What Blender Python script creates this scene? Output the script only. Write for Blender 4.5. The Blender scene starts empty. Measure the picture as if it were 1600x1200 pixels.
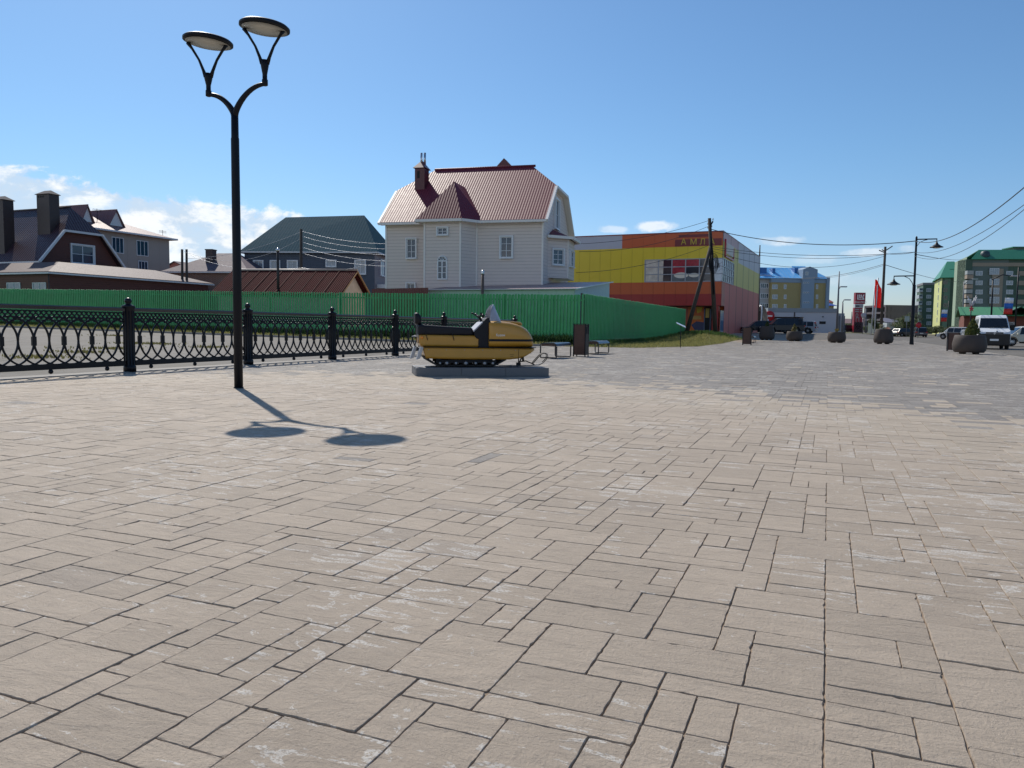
import bpy, bmesh, math, random
from mathutils import Vector, Matrix
R_ = math.radians
SC = bpy.context.scene
COL = SC.collection
rng = random.Random(7)

# ------------------------------------------------------------------ camera
H = 1.05; F = 1200.0
PITCH = math.atan(90.5 / F); ROLL = 0.012
cam_d = bpy.data.cameras.new("camera"); cam = bpy.data.objects.new("camera", cam_d); COL.objects.link(cam)
cam_d.sensor_width = 36; cam_d.lens = 27; cam_d.clip_end = 6000; cam_d.clip_start = .05
RM = Matrix.Rotation(math.pi/2 - PITCH, 3, 'X') @ Matrix.Rotation(ROLL, 3, 'Z')
cam.matrix_world = Matrix.Translation((0, 0, H)) @ RM.to_4x4()
SC.camera = cam
# ------------------------------------------------------------------ light
SUN_EL = R_(44); SUN_AZ = R_(-26)          # azimuth from +Y, clockwise
sv = Vector((math.sin(SUN_AZ)*math.cos(SUN_EL), math.cos(SUN_AZ)*math.cos(SUN_EL), math.sin(SUN_EL)))
ld = bpy.data.lights.new("sun", 'SUN'); ld.energy = 4.4; ld.angle = R_(.53); ld.color = (1, .94, .85)
sun = bpy.data.objects.new("sun", ld); COL.objects.link(sun); sun.rotation_euler = sv.to_track_quat('Z', 'Y').to_euler()
SC.view_settings.view_transform = 'Standard'; SC.view_settings.look = 'None'
SC.view_settings.exposure = 0.0; SC.view_settings.gamma = 1
W = bpy.data.worlds.new("World"); SC.world = W; W.use_nodes = True
def world():
    nt = W.node_tree; N = nt.nodes; L = nt.links; N.clear()
    out = N.new('ShaderNodeOutputWorld'); bg = N.new('ShaderNodeBackground'); bg.inputs[1].default_value = .128
    sky = N.new('ShaderNodeTexSky'); sky.sky_type = 'NISHITA'; sky.sun_disc = False
    sky.sun_elevation = SUN_EL; sky.sun_rotation = SUN_AZ; sky.air_density = 1.0; sky.dust_density = .35; sky.ozone_density = 2.2
    tc = N.new('ShaderNodeTexCoord'); sep = N.new('ShaderNodeSeparateXYZ'); L.new(tc.outputs['Generated'], sep.inputs[0])
    def M(op, a, b=None, c=None):
        n = N.new('ShaderNodeMath'); n.operation = op
        for i, v in enumerate((a, b, c)):
            if v is None: continue
            if isinstance(v, (int, float)): n.inputs[i].default_value = v
            else: L.new(v, n.inputs[i])
        return n.outputs[0]
    az = M('ARCTAN2', sep.outputs[0], sep.outputs[1]); el = M('ARCSINE', sep.outputs[2])
    cmb = N.new('ShaderNodeCombineXYZ'); L.new(az, cmb.inputs[0]); L.new(M('MULTIPLY', el, 1.5), cmb.inputs[1])
    def noise(scale, detail, rough, off=0, dist=0.0):
        mp = N.new('ShaderNodeMapping'); mp.inputs['Location'].default_value = (off, off*.7, off*.3); L.new(cmb.outputs[0], mp.inputs[0])
        n = N.new('ShaderNodeTexNoise'); n.inputs['Scale'].default_value = scale; n.inputs['Detail'].default_value = detail
        n.inputs['Roughness'].default_value = rough; n.inputs['Distortion'].default_value = dist; L.new(mp.outputs[0], n.inputs['Vector']); return n.outputs[0]
    def gauss(a0, e0, sa, se):
        x = M('DIVIDE', M('SUBTRACT', az, a0), sa); y = M('DIVIDE', M('SUBTRACT', el, e0), se)
        return M('POWER', 2.718, M('MULTIPLY', M('ADD', M('MULTIPLY', x, x), M('MULTIPLY', y, y)), -1))
    big = noise(14, 8, .6, 3.1, .3); shade = noise(22, 6, .6, 9.3, .2); fine = noise(60, 5, .6, 1.3)
    # the bank of cumulus low on the left
    def sstep(v, a, b):
        n = N.new('ShaderNodeMapRange'); n.interpolation_type = 'SMOOTHSTEP'; L.new(v, n.inputs[0])
        n.inputs[1].default_value = a; n.inputs[2].default_value = b; n.inputs[3].default_value = 0; n.inputs[4].default_value = 1; return n.outputs[0]
    # top of the bank falls from 10.3 deg at the left to 7.5 deg at az -14.5
    top = M('ADD', M('MULTIPLY', M('ADD', az, .588), -.105), .157)
    hgt = M('DIVIDE', M('SUBTRACT', el, top), .024)
    edge = M('DIVIDE', M('ADD', az, .262), .03)
    dens = M('SUBTRACT', M('SUBTRACT', M('MULTIPLY', big, 3.0), .50), M('MAXIMUM', hgt, M('MAXIMUM', edge, -.8)))
    dens = M('ADD', dens, M('MULTIPLY', M('SUBTRACT', fine, .5), .8))
    bank = sstep(dens, .55, .95)
    low = sstep(el, .02, .075); hz = M('ADD', M('MULTIPLY', low, .48), .5)
    bank = M('MULTIPLY', M('MULTIPLY', bank, hz), M('ADD', M('MULTIPLY', sstep(shade, .3, .6), .35), .65))
    tot = None
    for a0, e0, sa, se, k in ((.180, .1275, .028, .0075, 1.0), (.128, .124, .02, .005, .6), (.330, .107, .030, .006, .75), (.425, .091, .026, .0055, .7), (.47, .094, .012, .005, .6),
                              (.40, .058, .05, .008, .35), (.375, .084, .03, .006, .3)):
        g = M('MULTIPLY', sstep(M('ADD', gauss(a0, e0, sa, se), M('MULTIPLY', M('SUBTRACT', fine, .5), 1.0)), .25, .75), k)
        tot = g if tot is None else M('MAXIMUM', tot, g)
    mask = M('MINIMUM', M('MAXIMUM', bank, M('MULTIPLY', tot, .75)), 1)
    shc = N.new('ShaderNodeMix'); shc.data_type = 'RGBA'
    shc.inputs[6].default_value = (4.9, 5.9, 7.0, 1); shc.inputs[7].default_value = (7.8, 8.0, 8.2, 1)
    L.new(sstep(M('ADD', shade, M('MULTIPLY', M('SUBTRACT', big, .5), 1.4)), .38, .62), shc.inputs[0])
    # tint of the clear sky
    hs = N.new('ShaderNodeHueSaturation'); hs.inputs['Saturation'].default_value = SKY_SAT; hs.inputs['Value'].default_value = SKY_VAL; L.new(sky.outputs[0], hs.inputs['Color'])
    tn = N.new('ShaderNodeVectorMath'); tn.operation = 'MULTIPLY'; L.new(hs.outputs[0], tn.inputs[0]); tm = N.new('ShaderNodeMix'); tm.data_type = 'RGBA'; tm.inputs[6].default_value = (.60, .68, .86, 1); tm.inputs[7].default_value = (.545, .735, .87, 1)
    er = N.new('ShaderNodeMapRange'); er.interpolation_type = 'SMOOTHSTEP'; er.inputs[2].default_value = .22; L.new(el, er.inputs[0]); L.new(er.outputs[0], tm.inputs[0]); L.new(tm.outputs[2], tn.inputs[1])
    mx = N.new('ShaderNodeMix'); mx.data_type = 'RGBA'; L.new(mask, mx.inputs[0]); L.new(tn.outputs[0], mx.inputs[6]); L.new(shc.outputs[2], mx.inputs[7])
    L.new(mx.outputs[2], bg.inputs[0]); L.new(bg.outputs[0], out.inputs[0])
SKY_SAT = 1.0; SKY_VAL = 1.0
world()

# ------------------------------------------------------------------ geometry of the view used to survey the place
def ray(px, py): return RM @ Vector(((px-800)/F, (600-py)/F, -1))
def at(px, py, Y):
    d = ray(px, py); t = Y/d.y; return Vector((d.x*t, Y, H + d.z*t))
def gnd(px, py, z=0):
    d = ray(px, py); t = (z-H)/d.z; return Vector((d.x*t, d.y*t, z))
PA = -math.atan(491/1200)                      # the plaza grid: local x = u, local y = v
UX, UY = math.cos(PA), math.sin(PA)
def uv2xy(u, v): return (u*UX - v*UY, u*UY + v*UX)
def xy2uv(x, y): return (x*UX + y*UY, -x*UY + y*UX)
def S(t): t = min(1, max(0, t)); return t*t*(3-2*t)
IF0 = gnd(203, 580.5); IFU, IFV = xy2uv(IF0.x, IF0.y)
def gh(x, y):
    """height of the ground"""
    u, v = xy2uv(x, y)
    h = .012*max(0, (IFU - u) - 3) if u < IFU else 0
    h = min(h, .9)
    if y > 40:
        t = x - .3*y
        a = .60*S((y-54)/18)*(1-S((t+3.5)/4.5))*S((u+16)/5 if u < -11 else 1)
        b = .55*S((y-76)/14)*(1-S((x/y-.44)/.06))
        h = max(h, a, b)
    return h
class Fr:
    def __init__(s, px, Y, ang, z=None):
        p = at(px, 505, Y); s.a = ang; s.o = Vector((p.x, p.y, gh(p.x, p.y) if z is None else z))
        s.X = Vector((math.cos(ang), math.sin(ang), 0)); s.Y = Vector((-math.sin(ang), math.cos(ang), 0))
    def hit(s, px, py, c=0, ax='y'):
        d = ray(px, py); o = Vector((0, 0, H)) - s.o
        n, m = (s.Y, s.X) if ax == 'y' else (s.X, s.Y)
        t = (c - o.dot(n))/d.dot(n); p = o + d*t
        return p.dot(m), p.z
    def x(s, px, c=0, ax='y'): return s.hit(px, 505, c, ax)[0]
    def z(s, px, py, c=0, ax='y'): return s.hit(px, py, c, ax)[1]

# ------------------------------------------------------------------ materials
MATS = {}
def mat(name, col, rough=.6, metal=0, var=.08, vs=3, bump=None, col2=None, coat=0, spec=.5, fine=.0, alpha=1, trans=0):
    if name in MATS: return MATS[name]
    m = bpy.data.materials.new(name); m.use_nodes = True; nt = m.node_tree; N = nt.nodes; L = nt.links
    b = N['Principled BSDF']; b.inputs['Roughness'].default_value = rough; b.inputs['Metallic'].default_value = metal
    b.inputs['Specular IOR Level'].default_value = spec; b.inputs['Coat Weight'].default_value = coat; b.inputs['Coat Roughness'].default_value = .1
    b.inputs['Alpha'].default_value = alpha; b.inputs['Transmission Weight'].default_value = trans
    c = tuple(col) + (1,)
    tc = N.new('ShaderNodeTexCoord')
    def M(op, a, bb=None):
        n = N.new('ShaderNodeMath'); n.operation = op
        for i, v in enumerate((a, bb)):
            if v is None: continue
            if isinstance(v, (int, float)): n.inputs[i].default_value = v
            else: L.new(v, n.inputs[i])
        return n.outputs[0]
    nz = N.new('ShaderNodeTexNoise'); nz.inputs['Scale'].default_value = vs; nz.inputs['Detail'].default_value = 6; nz.inputs['Roughness'].default_value = .65
    L.new(tc.outputs['Object'], nz.inputs['Vector'])
    fac = M('ADD', M('MULTIPLY', M('SUBTRACT', nz.outputs[0], .5), 4*var), 1)
    colout = None
    sep = N.new('ShaderNodeSeparateXYZ'); L.new(tc.outputs['UV'], sep.inputs[0]); u, v = sep.outputs[0], sep.outputs[1]
    hgt = None; dist = .01
    if bump:
        k = bump[0]
        if k == 'siding':
            fr = M('FRACT', M('DIVIDE', v, bump[1])); hgt = fr; dist = .02
            fac = M('MULTIPLY', fac, M('SUBTRACT', 1, M('MULTIPLY', M('GREATER_THAN', fr, .88), .22)))
        elif k == 'tile':
            su = M('SINE', M('MULTIPLY', u, 2*math.pi/bump[1])); sa = M('FRACT', M('DIVIDE', v, bump[2])); hgt = M('ADD', M('MULTIPLY', su, .5), M('MULTIPLY', sa, -.9)); dist = bump[3]
        elif k == 'corr':
            hgt = M('SINE', M('MULTIPLY', u, 2*math.pi/bump[1])); dist = bump[2]
        elif k == 'seam':
            fr = M('FRACT', M('DIVIDE', u, bump[1])); hgt = M('LESS_THAN', fr, .06); dist = .02
            if len(bump) > 2: fac = M('MULTIPLY', fac, M('SUBTRACT', 1, M('MULTIPLY', hgt, bump[2])))
        elif k == 'brick':
            br = N.new('ShaderNodeTexBrick'); L.new(tc.outputs['UV'], br.inputs['Vector']); br.inputs['Scale'].default_value = 1
            br.inputs['Brick Width'].default_value = bump[1]; br.inputs['Row Height'].default_value = bump[2]; br.inputs['Mortar Size'].default_value = bump[3]
            br.inputs['Color1'].default_value = c; br.inputs['Color2'].default_value = tuple(x*.8 for x in col) + (1,); br.inputs['Mortar'].default_value = tuple(col2 or (.3, .28, .26)) + (1,)
            colout = br.outputs[0]; hgt = M('SUBTRACT', 1, br.outputs['Fac']); dist = .006
        elif k == 'noise':
            n2 = N.new('ShaderNodeTexNoise'); n2.inputs['Scale'].default_value = bump[1]; n2.inputs['Detail'].default_value = 5; L.new(tc.outputs['Object'], n2.inputs['Vector']); hgt = n2.outputs[0]; dist = bump[2]
        elif k == 'wood':
            mp = N.new('ShaderNodeMapping'); mp.inputs['Scale'].default_value = (2, 2, 30) if bump[1] == 'h' else (30, 30, 1.5); L.new(tc.outputs['Object'], mp.inputs[0])
            n2 = N.new('ShaderNodeTexNoise'); n2.inputs['Scale'].default_value = 1.5; n2.inputs['Detail'].default_value = 5; L.new(mp.outputs[0], n2.inputs['Vector']); hgt = n2.outputs[0]; dist = .004
            fac = M('MULTIPLY', fac, M('ADD', .55, M('MULTIPLY', n2.outputs[0], .9)))
    mx = N.new('ShaderNodeVectorMath'); mx.operation = 'SCALE'
    if colout: L.new(colout, mx.inputs[0])
    else: mx.inputs[0].default_value = col
    L.new(fac, mx.inputs['Scale']); L.new(mx.outputs[0], b.inputs['Base Color'])
    if not metal:
        L.new(M('ADD', rough, M('MULTIPLY', M('SUBTRACT', nz.outputs[0], .5), .15)), b.inputs['Roughness'])
    if hgt is not None:
        bp = N.new('ShaderNodeBump'); bp.inputs['Distance'].default_value = dist; bp.inputs['Strength'].default_value = 1; L.new(hgt, bp.inputs['Height']); L.new(bp.outputs[0], b.inputs['Normal'])
    MATS[name] = m; return m

# ------------------------------------------------------------------ mesh builder
class MB:
    def __init__(s): s.v = []; s.f = []; s.sm = []
    def poly(s, pts, smooth=False):
        n = len(s.v); s.v += [tuple(p) for p in pts]; s.f.append(tuple(range(n, n+len(pts)))); s.sm.append(smooth); return s
    def box(s, x0, x1, y0, y1, z0, z1):
        return s.hexa([(x0, y0, z0), (x1, y0, z0), (x1, y1, z0), (x0, y1, z0), (x0, y0, z1), (x1, y0, z1), (x1, y1, z1), (x0, y1, z1)])
    def hexa(s, p):
        n = len(s.v); s.v += [tuple(q) for q in p]
        for f in ((3, 2, 1, 0), (4, 5, 6, 7), (0, 1, 5, 4), (1, 2, 6, 5), (2, 3, 7, 6), (3, 0, 4, 7)): s.f.append(tuple(n+i for i in f)); s.sm.append(False)
        return s
    def prism(s, pts, a, b, ax='y'):
        """outline (p,q) extruded between a and b; ax y: (x,z) outline, ax z: (x,y), ax x: (y,z)"""
        f = {'y': lambda p, c: (p[0], c, p[1]), 'z': lambda p, c: (p[0], p[1], c), 'x': lambda p, c: (c, p[0], p[1])}[ax]
        n = len(s.v); k = len(pts); s.v += [f(p, a) for p in pts] + [f(p, b) for p in pts]
        s.f.append(tuple(range(n, n+k))); s.f.append(tuple(reversed(range(n+k, n+2*k)))); s.sm += [False, False]
        for i in range(k):
            j = (i+1) % k; s.f.append((n+j, n+i, n+k+i, n+k+j)); s.sm.append(False)
        return s
    def tube(s, pts, r, seg=8, caps=True, smooth=True, closed=False, flat=1.0, ref=None):
        pts = [Vector(p) for p in pts]; rs = r if isinstance(r, (list, tuple)) else [r]*len(pts); n = len(s.v); k = len(pts)
        prev = None
        for i, p in enumerate(pts):
            a = pts[(i-1) % k] if closed else pts[max(i-1, 0)]; b = pts[(i+1) % k] if closed else pts[min(i+1, k-1)]
            t = (b-a).normalized()
            if ref is not None: nx = t.cross(Vector(ref)); nx = nx.normalized() if nx.length > 1e-4 else Vector((1, 0, 0))
            elif prev is None:
                nx = t.cross(Vector((0, 0, 1))); nx = nx.normalized() if nx.length > 1e-3 else t.cross(Vector((0, 1, 0))).normalized()
            else: nx = (prev - t*prev.dot(t)).normalized()
            prev = nx; ny = t.cross(nx)
            for j in range(seg):
                an = 2*math.pi*(j+.5)/seg; s.v.append(tuple(p + nx*math.cos(an)*rs[i] + ny*math.sin(an)*rs[i]*flat))
        for i in range(k if closed else k-1):
            for j in range(seg):
                i2 = (i+1) % k; s.f.append((n+i*seg+j, n+i*seg+(j+1) % seg, n+i2*seg+(j+1) % seg, n+i2*seg+j)); s.sm.append(smooth)
        if caps and not closed:
            s.f.append(tuple(n+j for j in reversed(range(seg)))); s.f.append(tuple(n+(k-1)*seg+j for j in range(seg))); s.sm += [False, False]
        return s
    def lathe(s, prof, c=(0, 0, 0), seg=24, ax='z', smooth=True):
        n = len(s.v); k = len(prof)
        for r, h in prof:
            for j in range(seg):
                a = 2*math.pi*j/seg; x, y = r*math.cos(a), r*math.sin(a)
                p = (x, y, h) if ax == 'z' else ((x, h, y) if ax == 'y' else (h, x, y)); s.v.append((p[0]+c[0], p[1]+c[1], p[2]+c[2]))
        for i in range(k-1):
            for j in range(seg): s.f.append((n+i*seg+j, n+i*seg+(j+1) % seg, n+(i+1)*seg+(j+1) % seg, n+(i+1)*seg+j)); s.sm.append(smooth)
        s.f.append(tuple(n+j for j in reversed(range(seg)))); s.f.append(tuple(n+(k-1)*seg+j for j in range(seg))); s.sm += [False, False]
        return s
    def loft(s, rings, caps=True, smooth=True):
        n = len(s.v); k = len(rings[0])
        for r in rings: s.v += [tuple(p) for p in r]
        for i in range(len(rings)-1):
            for j in range(k): s.f.append((n+i*k+j, n+i*k+(j+1) % k, n+(i+1)*k+(j+1) % k, n+(i+1)*k+j)); s.sm.append(smooth)
        if caps: s.f.append(tuple(n+j for j in reversed(range(k)))); s.f.append(tuple(n+(len(rings)-1)*k+j for j in range(k))); s.sm += [False, False]
        return s
    def mesh(s, name, m, bevel=0, bseg=2, auto=False):
        me = bpy.data.meshes.new(name); me.from_pydata(s.v, [], s.f); me.polygons.foreach_set('use_smooth', s.sm)
        if bevel:
            bm = bmesh.new(); bm.from_mesh(me); bmesh.ops.remove_doubles(bm, verts=bm.verts, dist=1e-5); bmesh.ops.recalc_face_normals(bm, faces=bm.faces)
            ed = [e for e in bm.edges if len(e.link_faces) == 2 and e.calc_face_angle(0) > R_(25)]
            bmesh.ops.bevel(bm, geom=ed, offset=bevel, segments=bseg, affect='EDGES', profile=.5, clamp_overlap=True)
            if auto:
                for f in bm.faces: f.smooth = True
            bm.to_mesh(me); bm.free()
        if len(me.polygons) < 40000:
            ul = me.uv_layers.new(name='UV'); vs = me.vertices; lp = me.loops; buf = [0.0]*(2*len(lp))
            for p in me.polygons:
                nrm = p.normal
                if abs(nrm.z) < .995: t = Vector((-nrm.y, nrm.x, 0)).normalized(); bt = nrm.cross(t)
                else: t = Vector((1, 0, 0)); bt = Vector((0, 1, 0))
                for li in p.loop_indices:
                    co = vs[lp[li].vertex_index].co; buf[2*li] = co.dot(t); buf[2*li+1] = co.dot(bt)
            ul.data.foreach_set('uv', buf)
        me.materials.append(m); return me
    def build(s, name, m, parent=None, **k):
        return obj(name, s.mesh(name, m, **k), parent)
def obj(name, me, parent=None, loc=None, rz=0):
    o = bpy.data.objects.new(name, me); COL.objects.link(o); o.parent = parent
    if loc is not None: o.location = loc
    if rz: o.rotation_euler = (0, 0, rz)
    return o
def tag(o, label, cat, group=None, kind=None):
    if label: o['label'] = label
    if cat: o['category'] = cat
    if group: o['group'] = group
    if kind: o['kind'] = kind
    return o
def thing(name, label, cat, loc=(0, 0, 0), rz=0, group=None):
    o = bpy.data.objects.new(name, None); o.empty_display_size = .3; COL.objects.link(o); o.location = loc; o.rotation_euler = (0, 0, rz)
    return tag(o, label, cat, group)
def tree_copy(o, parent=None):
    c = o.copy(); COL.objects.link(c); c.parent = parent
    for ch in list(KIDS.get(o.name, [])) or [x for x in o.children]: tree_copy(ch, c)
    return c
KIDS = {}
def dup(o, loc, rz, label, group=None, scale=None):
    c = tree_copy(o); c.location = loc; c.rotation_euler = (0, 0, rz); c['label'] = label
    if group: c['group'] = group
    if scale: c.scale = scale
    return c
def text_part(body, size, m, parent, loc, rot, name='lettering', ext=.02, sx=1, align='LEFT', space=1):
    cu = bpy.data.curves.new(name, 'FONT'); cu.body = body; cu.size = size; cu.extrude = ext; cu.align_x = align; cu.space_character = space
    t = bpy.data.objects.new(name + '_tmp', cu); COL.objects.link(t); bpy.context.view_layer.update()
    me = bpy.data.meshes.new_from_object(t); bpy.data.objects.remove(t); me.name = name; me.materials.clear(); me.materials.append(m)
    o = obj(name, me, parent); o.location = loc; o.rotation_euler = rot; o.scale = (sx, 1, 1); return o

# ------------------------------------------------------------------ windows
m_white = mat('white_pvc', (.78, .79, .8), .35, var=.03)
m_glass = mat('window_glass', (.03, .055, .09), .06, var=.15, vs=1, spec=.8)
m_glass2 = mat('curtained_glass', (.25, .29, .33), .08, var=.3, vs=2, spec=.9)
WC = {}
def window(parent, loc, rz, w, h, cols=2, rows=1, fw=.06, trim=0, glass=None, frm=None, arch=False, depth=.07, sill=False):
    """loc = lower left corner seen from outside, in parent coordinates; local -y is outward"""
    fr = fw; glass = glass or m_glass; frm = frm or m_white
    key = (round(w, 2), round(h, 2), cols, rows, fr, trim, glass.name, frm.name, arch, depth, sill)
    if key not in WC:
        b = MB(); g = MB(); d = depth
        if arch:
            r = w/2; zc = h - r
            b.box(0, fr, -d, 0, 0, zc); b.box(w-fr, w, -d, 0, 0, zc); b.box(fr, w-fr, -d, 0, 0, fr); b.box(fr, w-fr, -d+.01, 0, zc-fr/2, zc+fr/2)
            arc = [(r + (r-fr/2)*math.cos(a), -d/2, zc + (r-fr/2)*math.sin(a)) for a in [math.pi*i/16 for i in range(17)]]
            b.tube(arc, fr/2*1.3, 4, ref=(0, 1, 0))
            for a in (45, 90, 135): b.tube([(r, -d/2, zc), (r + (r-fr)*math.cos(R_(a)), -d/2, zc+(r-fr)*math.sin(R_(a)))], fr*.3, 4)
            b.box(r-fr/2, r+fr/2, -d+.005, 0, fr, zc-fr/2)
            for i in range(1, rows): z = fr+(zc-fr)*i/rows; b.box(fr, r-fr/2, -d+.02, 0, z-.02, z+.02); b.box(r+fr/2, w-fr, -d+.02, 0, z-.02, z+.02)
            g.prism([(fr*.5, fr*.5), (w-fr*.5, fr*.5)] + [(r+(r-fr*.5)*math.cos(math.pi*i/16), zc+(r-fr*.5)*math.sin(math.pi*i/16)) for i in range(17)], -.02, 0)
        else:
            b.box(0, w, -d, 0, 0, fr); b.box(0, w, -d, 0, h-fr, h); b.box(0, fr, -d, 0, fr, h-fr); b.box(w-fr, w, -d, 0, fr, h-fr)
            mb = fr*.7
            for i in range(1, cols): x = w*i/cols; b.box(x-mb/2, x+mb/2, -d+.01, 0, fr, h-fr)
            for i in range(1, rows):
                z = h*i/rows
                for c in range(cols):
                    xa = fr if c == 0 else w*c/cols+mb/2; xb = w-fr if c == cols-1 else w*(c+1)/cols-mb/2
                    b.box(xa, xb, -d+.02, 0, z-mb*.35, z+mb*.35)
            g.box(fr*.4, w-fr*.4, -.02, 0, fr*.4, h-fr*.4)
            if trim:
                t = trim; e = d+.10; b.box(-t, 0, -e, 0, -t, h+t); b.box(w, w+t, -e, 0, -t, h+t); b.box(0, w, -e, 0, h, h+t); b.box(0, w, -e-.05, 0, -t, 0)
        if sill: b.box(-.06, w+.06, -.18, 0, -.06, -.001)
        WC[key] = (b.mesh('window', frm), g.mesh('pane', glass))
    a, g = WC[key]; o = obj('window', a, parent, loc, rz); obj('pane', g, o); return o
def win_px(parent, fr, x0, y0, x1, y1, c=0, ax='y', **k):
    """window traced by its corners on the wall plane; for ax 'x' the wall faces +x"""
    a = fr.hit(x0, y1, c, ax); b = fr.hit(x1, y0, c, ax); w, h = b[0]-a[0], b[1]-a[1]
    if ax == 'y': return window(parent, (a[0], c, a[1]), 0, w, h, **k)
    return window(parent, (c, a[0], a[1]), math.pi/2, w, h, **k)

# ------------------------------------------------------------------ roofs
def slab(mb, pts, th=.12):
    n = (Vector(pts[1])-Vector(pts[0])).cross(Vector(pts[2])-Vector(pts[0])).normalized()
    if n.z < 0: n = -n
    lo = [tuple(Vector(p)-n*th) for p in pts]; k = len(pts); i0 = len(mb.v); mb.v += [tuple(p) for p in pts] + lo
    mb.f.append(tuple(i0+i for i in range(k))); mb.f.append(tuple(i0+k+i for i in reversed(range(k)))); mb.sm += [False]*2
    for i in range(k): j = (i+1) % k; mb.f.append((i0+j, i0+i, i0+k+i, i0+k+j)); mb.sm.append(False)
def jerkin(x0, x1, y0, y1, ze, zr, t, inset, th=.1):
    ym = (y0+y1)/2; zc = ze+(zr-ze)*t; ya = y0+(ym-y0)*t; yb = y1-(y1-ym)*t; m = MB()
    RR = (x1-inset, ym, zr); RL = (x0+inset, ym, zr)
    slab(m, [(x0, y0, ze), (x1, y0, ze), (x1, ya, zc), RR, RL, (x0, ya, zc)], th)
    slab(m, [(x1, y1, ze), (x0, y1, ze), (x0, yb, zc), RL, RR, (x1, yb, zc)], th)
    slab(m, [(x1, ya, zc), (x1, yb, zc), RR], th); slab(m, [(x0, yb, zc), (x0, ya, zc), RL], th)
    return m
def hip(x0, x1, y0, y1, ze, zr, ins, th=.1):
    ym = (y0+y1)/2; a = (x0+ins, ym, zr); b = (x1-ins, ym, zr); m = MB()
    slab(m, [(x0, y0, ze), (x1, y0, ze), b, a], th); slab(m, [(x1, y1, ze), (x0, y1, ze), a, b], th)
    slab(m, [(x1, y0, ze), (x1, y1, ze), b], th); slab(m, [(x0, y1, ze), (x0, y0, ze), a], th); return m
def fascia(pts, closed=False, r=.11, m=None, parent=None, name='fascia'):
    b = MB(); P = list(pts) + ([pts[0]] if closed else [])
    for p, q in zip(P, P[1:]): b.tube([p, q], r, 4, smooth=False)
    return b.build(name, m or m_white, parent)

# ================================================================== SETTING
def node_mat(name):
    m = bpy.data.materials.new(name); m.use_nodes = True; nt = m.node_tree; N = nt.nodes; L = nt.links
    def M(op, a, b=None, c=None):
        n = N.new('ShaderNodeMath'); n.operation = op
        for i, v in enumerate((a, b, c)):
            if v is None: continue
            if isinstance(v, (int, float)): n.inputs[i].default_value = v
            else: L.new(v, n.inputs[i])
        return n.outputs[0]
    def noise(vec, scale, detail=4, rough=.6, loc=None, scl=None, rot=None, dist=0):
        if loc or scl or rot:
            mp = N.new('ShaderNodeMapping')
            if loc: mp.inputs['Location'].default_value = loc
            if scl: mp.inputs['Scale'].default_value = scl
            if rot: mp.inputs['Rotation'].default_value = rot
            L.new(vec, mp.inputs[0]); vec = mp.outputs[0]
        n = N.new('ShaderNodeTexNoise'); n.inputs['Scale'].default_value = scale; n.inputs['Detail'].default_value = detail; n.inputs['Roughness'].default_value = rough; n.inputs['Distortion'].default_value = dist
        L.new(vec, n.inputs['Vector']); return n.outputs[0]
    def ss(v, a, b, lo=0, hi=1):
        n = N.new('ShaderNodeMapRange'); n.interpolation_type = 'SMOOTHSTEP'; L.new(v, n.inputs[0])
        for i, q in enumerate((a, b, lo, hi)): n.inputs[i+1].default_value = q
        return n.outputs[0]
    def mix(f, a, b):
        n = N.new('ShaderNodeMix'); n.data_type = 'RGBA'
        for i, q in ((0, f), (6, a), (7, b)):
            if isinstance(q, (tuple, list)): n.inputs[i].default_value = tuple(q) + (1,)
            elif isinstance(q, (int, float)): n.inputs[i].default_value = q
            else: L.new(q, n.inputs[i])
        return n.outputs[2]
    def bump(h, d, prev=None):
        n = N.new('ShaderNodeBump'); n.inputs['Distance'].default_value = d; L.new(h, n.inputs['Height'])
        if prev: L.new(prev, n.inputs['Normal'])
        return n.outputs[0]
    return m, N, L, N['Principled BSDF'], M, noise, ss, mix, bump

def asphalt_mat():
    m, N, L, b, M, noise, ss, mix, bump = node_mat('asphalt')
    tc = N.new('ShaderNodeTexCoord'); v = tc.outputs['Object']
    n1 = noise(v, .12, 5, .6); n2 = noise(v, 1.2, 6, .7); n3 = noise(v, 60, 3, .7)
    col = mix(ss(n1, .35, .65), (.105, .092, .076), (.145, .127, .104)); col = mix(M('MULTIPLY', ss(n2, .45, .62), .55), col, (.13, .12, .105))
    col = mix(M('MULTIPLY', ss(n3, .4, .7), .25), col, (.24, .225, .20))
    vo = N.new('ShaderNodeTexVoronoi'); vo.feature = 'DISTANCE_TO_EDGE'; vo.inputs['Scale'].default_value = .22; L.new(v, vo.inputs['Vector'])
    crack = M('LESS_THAN', M('ADD', vo.outputs[0], M('MULTIPLY', M('SUBTRACT', n2, .5), .08)), .008)
    col = mix(M('MULTIPLY', crack, .8), col, (.05, .045, .035)); col = mix(M('MULTIPLY', ss(noise(v, .35, 6, .75, loc=(9, 3, 0)), .49, .60), .6), col, (.10, .085, .06))
    b.inputs['Roughness'].default_value = .85; L.new(col, b.inputs['Base Color']); L.new(bump(n3, .006), b.inputs['Normal']); return m
m_asph = asphalt_mat()
def ground():
    xs = [-3000, -1500, -800, -500, -350, -250, -180, -140] + [-120+2*i for i in range(121)] + [140, 180, 250, 350, 500, 800, 1500, 3000]
    ys = [-1500, -300, -80, -40, -20] + [-10+2*i for i in range(76)] + [150, 165, 185, 210, 250, 300, 400, 600, 1000, 1800, 3000, 5000]
    b = MB(); b.v = [(x, y, gh(x, y)-.03) for y in ys for x in xs]; n = len(xs)
    for j in range(len(ys)-1):
        for i in range(n-1): b.f.append((j*n+i, j*n+i+1, (j+1)*n+i+1, (j+1)*n+i)); b.sm.append(True)
    tag(b.build('ground', m_asph), 'grey asphalt ground around the square', None, kind='structure')
ground()
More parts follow.
